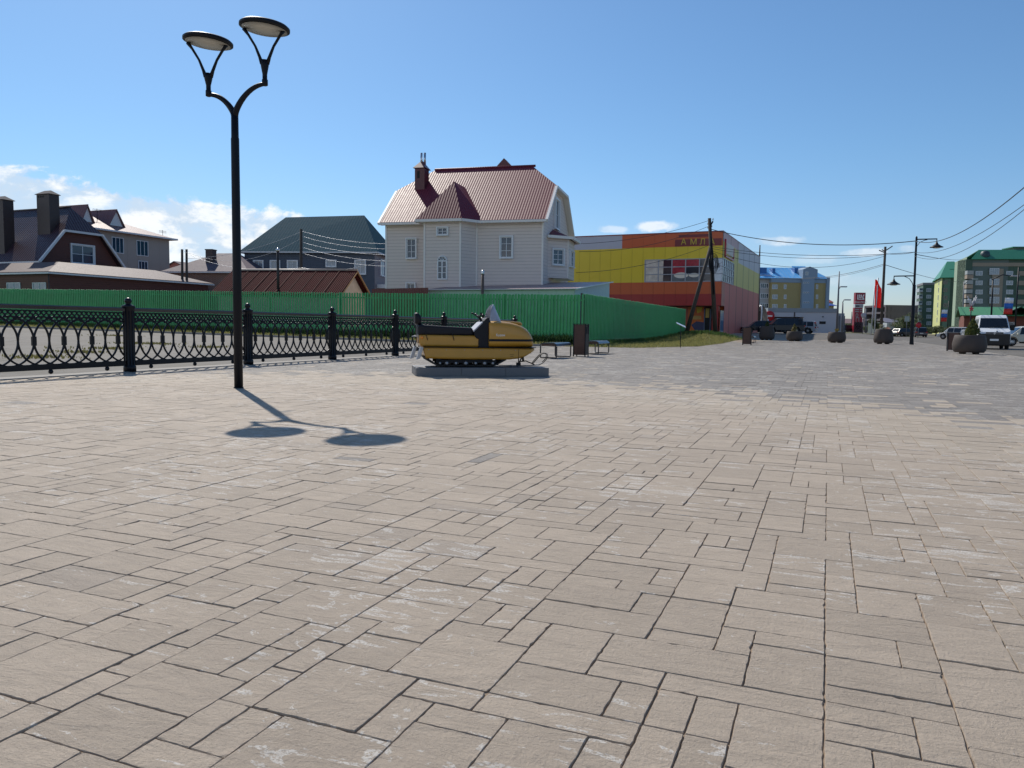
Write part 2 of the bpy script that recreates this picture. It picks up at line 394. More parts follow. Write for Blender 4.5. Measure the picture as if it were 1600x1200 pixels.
def sheet(name, m, poly_uv, dz, step=2.0, kind='structure', label=None):
    """patch of ground: convex polygon in plaza coordinates, cut into a grid that follows the terrain"""
    us = [p[0] for p in poly_uv]; vs = [p[1] for p in poly_uv]
    bm = bmesh.new(); f = bm.faces.new([bm.verts.new((p[0], p[1], 0)) for p in poly_uv])
    for ax, lo, hi in ((0, min(us), max(us)), (1, min(vs), max(vs))):
        k = lo+step
        while k < hi:
            co = [0, 0, 0]; co[ax] = k; no = [0, 0, 0]; no[ax] = 1
            bmesh.ops.bisect_plane(bm, geom=bm.verts[:]+bm.edges[:]+bm.faces[:], plane_co=co, plane_no=no); k += step
    for w in bm.verts: x, y = uv2xy(w.co.x, w.co.y); w.co = (x, y, gh(x, y)+dz)
    me = bpy.data.meshes.new(name); bm.to_mesh(me); bm.free(); me.materials.append(m)
    return tag(obj(name, me), label, None, kind=kind)
# ---- paving: every slab of the square, laid in the plaza grid
U0, U1, V0 = IFU-.16+.42, 7.45, -6.0
def vfar(u): return 85 + 1.13*u
def in_lawn(u, v): return u < -6.9+(max(0, 45.5-v)*-.35 if v < 45.5 else 0) and v > 39.2 and v < 72
def paving_mat():
    m, N, L, b, M, noise, ss, mix, bump = node_mat('paving_slabs')
    tc = N.new('ShaderNodeTexCoord'); ob = tc.outputs['Object']
    mp = N.new('ShaderNodeMapping'); mp.inputs['Rotation'].default_value = (0, 0, -PA); L.new(ob, mp.inputs[0]); v = mp.outputs[0]
    at_ = N.new('ShaderNodeAttribute'); at_.attribute_name = 'tint'; rnd = at_.outputs['Alpha']
    cb = N.new('ShaderNodeCombineXYZ'); L.new(M('MULTIPLY', rnd, 37), cb.inputs[0]); L.new(M('MULTIPLY', rnd, 91), cb.inputs[1])
    ad = N.new('ShaderNodeVectorMath'); ad.operation = 'ADD'; L.new(v, ad.inputs[0]); L.new(cb.outputs[0], ad.inputs[1]); vt = ad.outputs[0]
    grain = noise(v, 320, 3, .75); grain2 = noise(v, 90, 4, .7); cloud = noise(v, 1.1, 5, .6); mid = noise(vt, 9, 5, .65)
    col = at_.outputs['Color']
    sc = N.new('ShaderNodeVectorMath'); sc.operation = 'SCALE'; L.new(col, sc.inputs[0])
    f = M('ADD', M('ADD', .30, M('MULTIPLY', cloud, .28)), M('ADD', M('MULTIPLY', mid, .24), M('ADD', M('MULTIPLY', grain, .62), M('MULTIPLY', grain2, .34))))
    L.new(f, sc.inputs['Scale']); col = sc.outputs[0]
    # grime patches
    dirt = ss(noise(v, .9, 6, .7, loc=(5, 2, 0)), .60, .74); dirt2 = M('MULTIPLY', dirt, ss(noise(vt, 4, 4, .6), .35, .6))
    col = mix(M('MULTIPLY', dirt2, .22), col, (.17, .155, .14))
    # lime bloom: pale stretched flecks broken up by grain, in fields
    st = noise(vt, 7, 5, .62, scl=(.55, 1.9, 1), rot=(0, 0, .35), dist=1.2)
    st2 = noise(vt, 11, 5, .65, scl=(1.0, 1.3, 1), rot=(0, 0, -.9), dist=1.0); sel = M('GREATER_THAN', rnd, .45); st = M('ADD', M('MULTIPLY', st, sel), M('MULTIPLY', st2, M('SUBTRACT', 1, sel)))
    field = ss(noise(v, .55, 4, .6, loc=(1.7, .4, 0)), .42, .62); per = ss(rnd, .25, .9)
    thr = M('SUBTRACT', .675, M('ADD', M('MULTIPLY', field, .11), M('MULTIPLY', per, .06)))
    fl = ss(M('SUBTRACT', st, thr), 0, .018); fl = M('MULTIPLY', fl, ss(grain2, .42, .54, .05, 1)); fl = M('MULTIPLY', fl, .85)
    col = mix(fl, col, (.60, .565, .51))
    vein = noise(vt, 8, 6, .6, scl=(.6, 2.6, 1), rot=(0, 0, .45), dist=1.4); col = mix(M('MULTIPLY', ss(vein, .50, .72), .30), col, (.25, .205, .165))
    # thin veins of the riven face
    wv = noise(vt, 6, 6, .65, scl=(.8, 2.0, 1), rot=(0, 0, .5), dist=1.5)
    b.inputs['Roughness'].default_value = .78; b.inputs['Specular IOR Level'].default_value = .35
    L.new(col, b.inputs['Base Color'])
    L.new(bump(grain, .0026, bump(wv, .011, bump(grain2, .005))), b.inputs['Normal']); return m
m_pave = paving_mat()
m_joint = mat('joint_sand', (.27, .20, .14), .95, var=.15, vs=8)
def paving():
    GT = gnd(773, 714); g = .112; nu = int((U1-U0)/g); nv = int((99-V0)/g); occ = bytearray(nu*nv); rg = random.Random(11)
    shapes = [(1, 2), (2, 1), (2, 2), (3, 2), (3, 2), (2, 3), (3, 2), (3, 1), (4, 2), (4, 2), (2, 2), (3, 3), (2, 1), (4, 1)]
    V = []; Fc = []; T = []
    for j in range(nv):
        for i in range(nu):
            if occ[j*nu+i]: continue
            sh = rg.sample(shapes, 5) + [(1, 2), (2, 1), (1, 1)]
            for a, c in sh:
                if i+a > nu or j+c > nv: continue
                if any(occ[(j+q)*nu+i+p] for q in range(c) for p in range(a)): continue
                break
            else: a = c = 1
            for q in range(c):
                for p in range(a): occ[(j+q)*nu+i+p] = 1
            u0, u1, v0, v1 = U0+i*g, U0+(i+a)*g, V0+j*g, V0+(j+c)*g; uc, vc = (u0+u1)/2, (v0+v1)/2
            if vc > vfar(uc) or in_lawn(uc, vc): continue
            xc, yc = uv2xy(uc, vc)
            if yc < -4 or abs(xc) > 1.05*max(yc, 0)+7: continue
            # bands of colour: beige field, grey field beyond an arc, and strays
            d = math.hypot(uc+6, vc-3) - 10.9; pg = S((d+1.3)/3.0)*.96
            if d < -1.3: pg = 0 if yc < 5.5 else .002
            if abs(xc-GT.x) < .13 and abs(yc-GT.y) < .16: pg = 1
            r = rg.random(); jt = 1+rg.uniform(-.075, .075)
            if r < pg:
                k = rg.random()
                base = (.225, .203, .18) if k < .5 else ((.26, .235, .205) if k < .92 else (.19, .174, .156))
            else:
                base = (.388, .318, .246)
                if d > -2.5: base = (.40, .332, .256)
                if rg.random() < .025: base = (.35, .29, .23)
            near = yc < 30
            e = .0004 + rg.random()**3*.0022; ch = .0015; z = max(-.0015, min(.0022, rg.gauss(0, .0011))); tx, ty = max(-.006, min(.006, rg.gauss(0, .0035))), max(-.006, min(.006, rg.gauss(0, .0035)))
            n = len(V); pp = []
            if -1 < yc < 8 and abs(xc) < yc*.8+1.5:
                # near slabs: chipped outlines
                ks = []; cu = [(u0+e, v0+e), (u1-e, v0+e), (u1-e, v1-e), (u0+e, v1-e)]
                for q in range(4):
                    p_, r_ = cu[q], cu[(q+1) % 4]; ln = math.hypot(r_[0]-p_[0], r_[1]-p_[1]); m_ = max(3, int(ln/.022)); nx_, ny_ = -(r_[1]-p_[1])/ln, (r_[0]-p_[0])/ln
                    ph = rg.random()*6
                    for w_ in range(m_):
                        k_ = w_/m_; jj = rg.random()**3*.0026+.0004*(1+math.sin(ph+w_*.9)) + (.0015 if w_ == 0 else 0)
                        if rg.random() < .02: jj += rg.random()*.007
                        if w_ == 0: dd = ((uc-p_[0]), (vc-p_[1])); dl = math.hypot(*dd); ks.append((p_[0]+dd[0]/dl*jj, p_[1]+dd[1]/dl*jj, jj)); continue
                        ks.append((p_[0]+(r_[0]-p_[0])*k_+nx_*jj, p_[1]+(r_[1]-p_[1])*k_+ny_*jj, jj))
                K_ = len(ks); rows = []
                for lev in (0, 1, 2):
                    for (a_, b_, jj) in ks:
                        if lev == 0: zz, sh = -.010, 0
                        elif lev == 1: zz, sh = z-.0028, 0
                        else: zz, sh = z+tx*(a_-uc)+ty*(b_-vc)+rg.gauss(0, .0002), .0016+jj*.4
                        dl = math.hypot(uc-a_, vc-b_); a2, b2 = a_+(uc-a_)/dl*sh, b_+(vc-b_)/dl*sh; x, y = uv2xy(a2, b2); V.append((x, y, zz))
                col = (base[0]*jt, base[1]*jt, base[2]*jt, rg.random())
                for lev in (0, 1):
                    for q in range(K_): Fc.append((n+lev*K_+q, n+lev*K_+(q+1) % K_, n+(lev+1)*K_+(q+1) % K_, n+(lev+1)*K_+q)); T += col
                Fc.append(tuple(n+2*K_+q for q in range(K_))); T += col
                continue
            for uu, vv, zz in ((u0+e, v0+e, -.010), (u1-e, v0+e, -.010), (u1-e, v1-e, -.010), (u0+e, v1-e, -.010)) if near else (): pp.append((uu, vv, zz))
            for k2, (uu, vv) in enumerate(((u0+e, v0+e), (u1-e, v0+e), (u1-e, v1-e), (u0+e, v1-e))):
                su, sv_ = (1, -1)[k2 in (1, 2)], (1, -1)[k2 in (2, 3)]
                jx, jy = (rg.uniform(0, .003), rg.uniform(0, .003)) if near else (0, 0)
                if near: pp.append((uu+su*jx*.5, vv+sv_*jy*.5, -.003))
            for k2, (uu, vv) in enumerate(((u0+e, v0+e), (u1-e, v0+e), (u1-e, v1-e), (u0+e, v1-e))):
                su, sv_ = (1, -1)[k2 in (1, 2)], (1, -1)[k2 in (2, 3)]
                pp.append((uu+su*ch, vv+sv_*ch, z+tx*(uu-uc)+ty*(vv-vc)))
            for uu, vv, zz in pp: x, y = uv2xy(uu, vv); V.append((x, y, gh(x, y)+zz))
            col = (base[0]*jt, base[1]*jt, base[2]*jt, rg.random())
            if near:
                fs = [(8, 9, 10, 11)] + [(a_, (a_+1) % 4, 4+(a_+1) % 4, 4+a_) for a_ in range(4)] + [(4+a_, 4+(a_+1) % 4, 8+(a_+1) % 4, 8+a_) for a_ in range(4)]
            else: fs = [(0, 1, 2, 3)]
            for f in fs: Fc.append(tuple(n+k3 for k3 in f)); T += col
    me = bpy.data.meshes.new('paving'); me.from_pydata(V, [], Fc); at_ = me.attributes.new('tint', 'FLOAT_COLOR', 'FACE'); at_.data.foreach_set('color', T)
    me.materials.append(m_pave); tag(obj('paving', me), 'beige and grey slab paving of the square', None, kind='structure')
    sheet('paving_bed', m_joint, [(U0, V0), (U1, V0), (U1, vfar(U1)), (U0, vfar(U0))], -.0062, 2.0)
paving()
# ---- lawns
m_soil = mat('lawn_soil', (.17, .15, .07), .95, var=.25, vs=.8, bump=('noise', 12, .05))
m_sand = mat('dusty_verge', (.33, .29, .235), .95, var=.15, vs=.5, bump=('noise', 20, .02))
def grass_mat(name, c1, c2):
    m, N, L, b, M, noise, ss, mix, bump = node_mat(name)
    tc = N.new('ShaderNodeTexCoord'); n = noise(tc.outputs['Object'], .5, 5, .7); n2 = noise(tc.outputs['Object'], 9, 2, .5)
    L.new(mix(ss(M('ADD', M('MULTIPLY', n, .7), M('MULTIPLY', n2, .3)), .38, .62), c1, c2), b.inputs['Base Color']); b.inputs['Roughness'].default_value = .7
    tr = N.new('ShaderNodeBsdfTranslucent'); tr.inputs[0].default_value = tuple(x*1.3 for x in c2) + (1,); ms = N.new('ShaderNodeMixShader'); ms.inputs[0].default_value = .35
    L.new(b.outputs[0], ms.inputs[1]); L.new(tr.outputs[0], ms.inputs[2]); L.new(ms.outputs[0], N['Material Output'].inputs[0]); return m
m_grass = grass_mat('grass_blades', (.09, .14, .035), (.27, .25, .09))
m_grass2 = grass_mat('tall_weeds', (.035, .075, .02), (.07, .12, .03))
m_soilgrass = grass_mat('dry_weeds', (.10, .085, .035), (.16, .15, .05))
def blades(name, label, fn, n, m, hmin, hmax, wd, seed):
    rg = random.Random(seed); b = MB()
    for _ in range(n):
        q = fn(rg)
        if q is None: continue
        x, y, k = q; z = gh(x, y); h = rg.uniform(hmin, hmax)*k; a = rg.random()*6.28; w = wd*rg.uniform(.6, 1.3); lx, ly = rg.gauss(0, .35)*h, rg.gauss(0, .35)*h
        dx, dy = math.cos(a)*w, math.sin(a)*w
        b.poly([(x-dx, y-dy, z-.02), (x+dx, y+dy, z-.02), (x+lx*.5+dx*.6, y+ly*.5+dy*.6, z+h*.6), (x+lx*1.2, y+ly*1.2, z+h)])
    tag(b.build(name, m), label, 'grass', kind='stuff')
GF0 = Vector((-44.0, 66.0)); GC = Vector((at(911, 460, 43.5).x, 43.5)); GE = Vector((at(1070, 483, 70).x, 70))
gcu, gcv = xy2uv(*GC); geu, gev = xy2uv(*GE)
sheet('lawn', m_soil, [(gcu-.3, 39.2), (-9.1, 39.2), (-6.9, 45.5), (-6.9, 72), (gcu-.3, 72)], .004, 1.5)
sheet('dirt_verge', m_sand, [(-6.85, 60), (-3.5, 76.5), (-3.5, 92), (-14, 92), (-14, 72.1), (-6.85, 72.1)], .006, 1.5)
def lawn_pt(rg):
    u = rg.uniform(gcu-.3, -6.9); v = rg.uniform(39.2, 72)
    if not in_lawn(u, v): return None
    x, y = uv2xy(u, v); return x, y, 1+.6*rg.random()
blades('grass', 'sunlit dry grass of the lawn beside the far end of the green fence', lawn_pt, 22000, m_grass, .04, .13, .022, 3)
def mound_pt(rg):
    k = rg.random()
    c = (gcu+.35, None) if k < .6 else None
    if c: u = gcu+.25+abs(rg.gauss(0, .35)); v = rg.uniform(gcv, gev+1)
    else:
        cu, cv = rg.choice(((xy2uv(*at(1118, 500, 70).xy)), (xy2uv(*at(1073, 500, 69).xy)))); u, v = cu+rg.gauss(0, .9), cv+rg.gauss(0, 1.3)
    x, y = uv2xy(u, v); return x, y, 1
blades('grass', 'tall dark weeds along the green fence and round the power pole foot', mound_pt, 9000, m_grass2, .10, .36, .03, 4)
# strip of grass in front of the long run of the green fence
d_ = (GC-GF0); d_n = d_.normalized(); nrm = Vector((d_n.y, -d_n.x)); nrm = nrm if nrm.y < 0 else -nrm
P0 = GF0 - d_n*30; P1 = GC - d_n*.5
def q_(p): return xy2uv(p.x, p.y)
def kerb_off(s): return 4.2*(1-S((s-.8)/.25)*.5)
strip = [q_(P0), q_(P0+nrm*4.6), q_(P1+nrm*2.6), q_(P1)]
sheet('verge', m_soil, strip, .012, 2.0)
def strip_pt(rg):
    t = rg.random(); q = rg.random()**1.3; p = P0.lerp(P1, t) + nrm*(q*(4.6+(2.6-4.6)*t)); return p.x, p.y, 1
blades('grass', 'bright grass strip between the cracked lot and the long green fence', strip_pt, 30000, m_grass, .06, .26, .04, 5)
def weed_pt(rg):
    t = rg.random(); p = P0.lerp(P1, t) + nrm*abs(rg.gauss(0, .35)); return p.x, p.y, .6+.7*t
blades('grass', 'dark weeds at the foot of the long green fence', weed_pt, 22000, m_grass2, .2, .55, .035, 6)
def tuft_pt(rg):
    k = rg.choice(TUFTS); a = rg.random()*6.28; q = abs(rg.gauss(0, .5)); x = k.x+q*math.cos(a)*k2_[0]; y = k.y+q*math.sin(a)*1.3
    return x, y, 1
k2_ = (1.6,); TUFTS = [gnd(*p_) for p_ in ((182, 531), (135, 553), (215, 541), (250, 541), (175, 548), (330, 545), (60, 560))]
blades('grass', 'small brownish weed tufts in cracks of the asphalt lot behind the railing', tuft_pt, 1300, m_soilgrass, .02, .07, .03, 8)
m_conc = mat('kerb_concrete', (.29, .265, .235), .85, var=.1, vs=4, bump=('noise', 40, .004))
def strip_kerb(a, b, w, h, name='kerb'):
    n = max(2, int((b-a).length/2)); mb = MB(); t = (b-a).normalized(); s = Vector((t.y, -t.x))*w/2; rows = []
    for i in range(n+1):
        p = a.lerp(b, i/n); z = gh(p.x, p.y); rows.append([(p.x-s.x, p.y-s.y, z-.1), (p.x+s.x, p.y+s.y, z-.1), (p.x+s.x, p.y+s.y, z+h), (p.x-s.x, p.y-s.y, z+h)])
    mb.loft(rows, smooth=False); tag(mb.build(name, m_conc), None, None, kind='structure')
strip_kerb(P0+nrm*4.7, P1+nrm*2.7, .15, .10)
V2 = lambda u, v: Vector(uv2xy(u, v))
strip_kerb(V2(U1+.08, V0), V2(U1+.08, vfar(U1)), .14, .012)
strip_kerb(V2(U1, vfar(U1)+.1), V2(-3, vfar(-3)+.1), .15, .012)
strip_kerb(V2(U0-.42, V0), V2(U0-.42, 39), .5, .004, 'fence_footing')
# far grass round the petrol station and beyond
for i, (x0, x1, y0, y1) in enumerate(((54, 76, 138, 160), (-20, 34, 170, 230), (84, 200, 190, 235))):
    c = [xy2uv(x0, y0), xy2uv(x1, y0), xy2uv(x1, y1), xy2uv(x0, y1)]; sheet('far_lawn', m_soil if i else mat('dry_lawn', (.17, .18, .06), .95, var=.2), c, .02, 8)

# ================================================================== STREET LAMP (near)
m_blk = mat('black_painted_metal', (.007, .009, .014), .45, var=.1, vs=6, spec=.22)
m_blk2 = mat('black_cast_iron', (.006, .007, .011), .40, var=.12, vs=9, spec=.3)
m_diff = mat('frosted_lens', (.55, .54, .48), .4, var=.05, vs=20)
m_alu = mat('brushed_aluminium', (.6, .61, .63), .3, metal=.9)
LB = gnd(373, 606.5); LY = LB.y
def lamp():
    t = thing('street_lamp', 'tall black twin-headed street lamp with a forked top, standing alone on the beige slabs', 'street lamp', LB)
    Z = lambda py, px=373: at(px, py, LY).z
    X = lambda px, py=60: at(px, py, LY).x - LB.x
    # the fork is turned a little: left arm reaches away, right arm towards the viewer
    zf = Z(170); b = MB()
    b.lathe([(.068, 0), (.067, 2.0), (.063, Z(215)-.02), (.057, Z(215)), (.055, zf)], seg=20)
    b.lathe([(.078, 0), (.078, .012), (.070, .02)], seg=20); b.build('pole', m_blk, t)
    for side in (-1, 1):
        if side < 0: px0, pym, pyb, pyt = 322, 145, 112, 64; yo = .10
        else: px0, pym, pyb, pyt = 421, 138, 102, 54; yo = -.22
        x1 = X(px0, pym); za = Z(pym, px0)
        pts = []
        for i in range(13):
            k = i/12; zz = zf-.12+(za-zf+.12)*(k**.62 if True else k) ; xx = x1*(k**1.25); pts.append((xx, yo*k, zf-.12 + (za-zf+.12)*(math.sin(k*math.pi/2)**.9)))
        a = MB().tube(pts, [.052-.022*(i/12) for i in range(13)], 10).build('arm', m_blk, t)
        hx = X(px0 + (1 if side < 0 else 1), pyt); zt = Z(pyt, px0); zb = Z(pyb, px0)
        MB().lathe([(.03, za-.03), (.045, za-.02), (.045, za+.06), (.036, za+.07), (.036, za+.14), (.06, zb-.08), (.066, zb)], c=(x1, yo, 0), seg=16).build('socket', m_blk, t)
        hd = MB(); r = .375
        hd.lathe([(r-.035, -.012), (r, -.004), (r, .03), (r-.03, .055), (.2, .085), (.1, .1), (.03, .105)], seg=40)
        h = hd.build('lamp_head', m_blk, t); h.location = (x1+.005, yo, zt+.01); h.rotation_euler = (R_(2), R_(4), 0)
        MB().lathe([(r-.04, -.02), (.02, -.026)], seg=40).build('lens', m_diff, h)
        MB().lathe([(.12, .1), (.11, .118), (.02, .128)], seg=24).build('cap', m_alu, h)
        for s2 in (-1, 1):
            q = [(x1+s2*.04, yo, zb-.05), (x1+s2*.075, yo, zb+.05), (x1+s2*.14, yo, zb+(zt-zb)*.45), (x1+s2*.24, yo, zb+(zt-zb)*.8), (x1+s2*.31, yo, zt+.0)]
            MB().tube(q, [.045, .033, .026, .028, .045], 8, flat=.7).build('bracket', m_blk, t)
lamp()

# ================================================================== IRON RAILING
def railing():
    o = uv2xy(IFU, IFV); t = thing('iron_fence', 'ornate black cast-iron railing of overlapping rings with ball-topped posts', 'fence', (o[0], o[1], 0), PA)
    SP = 3.58; H0 = at(203, 481, IF0.y).z; HP = at(203, 465, IF0.y).z
    p = MB(); w = .095
    p.lathe([(.125, 0), (.125, .10), (.115, .12), (.105, .14), (.105, H0-.06), (.12, H0-.03), (.12, H0+.0), (.135, H0+.015), (.135, H0+.04), (.09, H0+.06), (.055, H0+.075), (.045, H0+.09), (.07, H0+.12), (.075, HP-.07), (.06, HP-.03), (.02, HP)], seg=20)
    for k in range(10): a = 2*math.pi*k/10; p.tube([(.105*math.cos(a), .105*math.sin(a), .14), (.105*math.cos(a), .105*math.sin(a), H0-.06)], .012, 5)
    pm = p.mesh('post', m_blk2)
    def xf(s, z, y=0): return (y, s, z)      # runs along local y (= v)
    L0, L1 = .12, SP-.12
    zb0, zb1 = .125, .235; zt0 = H0-.075
    top = MB().prism([(-.035, zt0), (.035, zt0), (.04, H0-.015), (.022, H0+.005), (-.022, H0+.005), (-.04, H0-.015)], L0, L1, 'y')
    bot = MB().box(-.03, .03, L0, L1, zb0, zb1)
    for k in (.55, 1.8, 3.03):
        bot.lathe([(.005, -.045), (.035, -.03), (.045, 0), (.035, .03), (.02, .045)], c=(0, k, .085), seg=12)
    R = (zt0-.20-zb1)/2+.04; zc = zb1-.02+R; sc = MB(); p_ = (L1-L0)/11
    for i in range(-1, 13):
        c = L0+p_*(i+.0); seg = []
        n = 40
        for k in range(n+1):
            a = 2*math.pi*k/n; s = c + 1.5*p_*math.cos(a); z = zc + R*math.sin(a)
            if L0 <= s <= L1 and z > zb1-.02: seg.append((0, s, z))
            else:
                if len(seg) > 1: sc.tube(seg, .020, 4, ref=(1, 0, 0), smooth=True)
                seg = []
        if len(seg) > 1: sc.tube(seg, .020, 4, ref=(1, 0, 0))
    for i in range(0, 12):
        s = L0+p_*(i+.5)
        if i % 2 == 0 and i < 11: sc.box(-.028, .028, s-.036, s+.036, zc-.085, zc+.085); sc.box(-.034, .034, s-.030, s+.030, zc-.06, zc+.06)
    la = MB(); zl0 = zt0-.20; zl1 = zt0-.015
    la.box(-.012, .012, L0, L1, zl0-.012, zl0+.006); la.box(-.008, .008, L0, L1, zl1-.02, zl1-.005)
    q = .105; k = 0; s = L0
    while s < L1-.02:
        for zz in range(3):
            za = zl0+.012+zz*.054; off = (q/2 if zz % 2 else 0)
            a = s+off
            if a+q/2 < L1: la.tube([(0, a+q/2*math.cos(an)+0, za+.054*math.sin(an)) for an in [math.pi*j/6 for j in range(7)]], .016, 4, ref=(1, 0, 0), caps=False)
        s += q/1.0
    s = L0+.05
    while s < L1-.06: la.hexa([(-.02, s, zl0-.035), (.02, s, zl0-.035), (.02, s+.03, zl0-.035), (-.02, s+.03, zl0-.035), (-.02, s+.02, zl0+.01), (.02, s+.02, zl0+.01), (.02, s+.06, zl0+.02), (-.02, s+.06, zl0+.02)]); s += p_/2
    m_rail = mat('glossy_black_rail', (.012, .013, .016), .22, var=.1, spec=.9)
    me = {k: m.mesh(k, m_rail if k == 'top_rail' else m_blk2) for k, m in (('top_rail', top), ('bottom_rail', bot), ('scrollwork', sc), ('lattice', la))}
    for k in range(-2, 7):
        obj('post', pm, t, (0, SP*k, 0))
        if k < 6:
            pn = obj('panel', me['scrollwork'], t, (0, SP*k, 0))
            for q in ('top_rail', 'bottom_rail', 'lattice'): obj(q, me[q], pn)
railing()

# ================================================================== GREEN FENCES
m_green = mat('green_board', (.05, .36, .12), .5, var=.16, vs=2.5, bump=('wood', 'v'))
m_greens = mat('green_sheet', (.05, .35, .115), .5, var=.16, vs=2)
m_dpost = mat('dark_post', (.05, .045, .04), .7)
def board_fence(name, label, a, b, hgt, base, mtl, lap, seed, pw=.115, gap=.02):
    rg = random.Random(seed); d = (b-a); Ln = d.length; ang = math.atan2(d.y, d.x)
    t = thing(name, label, 'fence', (a.x, a.y, gh(a.x, a.y)), ang); z0 = gh(a.x, a.y)
    def G(s): p = a.lerp(b, s/Ln); return gh(p.x, p.y)-z0
    s = 0; sec = 6.0; m = MB(); k = 0; rails = MB(); ds = 0
    while s < Ln:
        g = G(s); hh = hgt(s/Ln)+rg.uniform(-.02, .02); bb = base(s/Ln); lean = rg.gauss(0, .006)
        y = (.03 if k % 2 == 0 else -.08) if lap else rg.uniform(-.004, .004)
        w = pw*rg.uniform(.97, 1.03)
        # rounded board top
        z1 = g+hh; c = .03
        m.hexa([(s, y-.012, g+bb), (s+w, y-.012, g+bb), (s+w, y+.012, g+bb), (s, y+.012, g+bb), (s+lean, y-.012, z1-c), (s+w+lean, y-.012, z1-c), (s+w+lean, y+.012, z1-c), (s+lean, y+.012, z1-c)])
        m.prism([(s+lean, z1-c), (s+w+lean, z1-c), (s+w*.8+lean, z1-.008), (s+w*.5+lean, z1), (s+w*.2+lean, z1-.008)], y-.012, y+.012, 'y')
        s += (pw-.012) if lap else pw+gap; k += 1
        if s//sec > ds or s >= Ln:
            m.build('board_panel', mtl, t); m = MB(); ds = int(s//sec)
    n = int(Ln/sec)+1
    for i in range(n+1):
        s0 = min(i*sec, Ln); g = G(s0); MB().box(s0-.05, s0+.05, .02, .12, g-.1, g+hgt(s0/Ln)+.02).build('post', m_dpost if i == n or i == 0 else mtl, t)
    rl = MB()
    for i in range(n):
        s0, s1 = i*sec, min((i+1)*sec, Ln)
        for q in (.35, -.35):
            z_a = G(s0)+(base(s0/Ln)+q if q > 0 else hgt(s0/Ln)+q); z_b = G(s1)+(base(s1/Ln)+q if q > 0 else hgt(s1/Ln)+q)
            y0, y1 = (-.06, -.015)
            rl.hexa([(s0, y0, z_a), (s1, y0, z_b), (s1, y1, z_b), (s0, y1, z_a), (s0, y0, z_a+.08), (s1, y0, z_b+.08), (s1, y1, z_b+.08), (s0, y1, z_a+.08)])
    rl.build('rail', mtl, t)
    return t
topL = at(0, 451, GF0.y).z  # not exactly at GF0, close enough
def hL(s):
    p = (GF0-d_n*30).lerp(GC, s)
    px_guess = 800+1200*p.x/p.y
    # traced top line of the fence
    if px_guess < 0: py = 451
    elif px_guess < 600: py = 451+7*px_guess/600
    else: py = 458+2.5*(px_guess-600)/311
    return at(max(px_guess, -200), py, p.y).z - gh(p.x, p.y)
board_fence('green_fence', 'long green wooden board fence crossing behind the railing and the snowmobile', GF0-d_n*30, GC, hL, lambda s: .10+.25*S(s*1.5-.3), m_green, True, 21)
hz = at(1070, 483.5, 70).z-gh(GE.x, GE.y); hc = at(911, 459, GC.y).z-gh(*GC)
board_fence('green_fence', 'shorter green picket fence running away from the dark corner post towards the red building', GC, GE, lambda s: (at(800+1200*GC.lerp(GE, s).x/GC.lerp(GE, s).y, 459+24.5*((800+1200*GC.lerp(GE, s).x/GC.lerp(GE, s).y)-911)/159, GC.lerp(GE, s).y).z-gh(*GC.lerp(GE, s))), lambda s: .3-.2*s, m_greens, True, 22, .15, .06)

# ================================================================== SNOWMOBILE AND ITS PLINTH
m_gran = mat('grey_granite', (.16, .16, .165), .55, var=.12, vs=30, bump=('noise', 120, .001))
m_yel = mat('yellow_paint', (.49, .25, .028), .35, var=.08, vs=3, coat=.3)
m_vinyl = mat('black_vinyl', (.008, .008, .013), .5, spec=.3, var=.1, vs=8, bump=('noise', 60, .002))
m_rub = mat('black_rubber', (.018, .018, .018), .8, var=.1)
m_steel = mat('worn_steel', (.35, .36, .38), .45, metal=.6, var=.1)
m_ws = mat('cloudy_plastic', (.50, .51, .56), .3, var=.06, vs=6, trans=.3)
pA = gnd(650, 588); pB = gnd(855, 589); PL = (pB.xy-pA.xy).length*1.035; pang = math.atan2(pB.y-pA.y, pB.x-pA.x)+.10
PH = .175
def plinth():
    t = thing('plinth', 'low grey granite slab plinth carrying the yellow snowmobile', 'plinth', (pA.x, pA.y, 0), pang)
    for i in range(3):
        a, b = PL*i/3, PL*(i+1)/3
        MB().box(a+.002, b-.002, 0, 1.12, 0, PH).build('stone_block', m_gran, t, bevel=.008)
plinth()
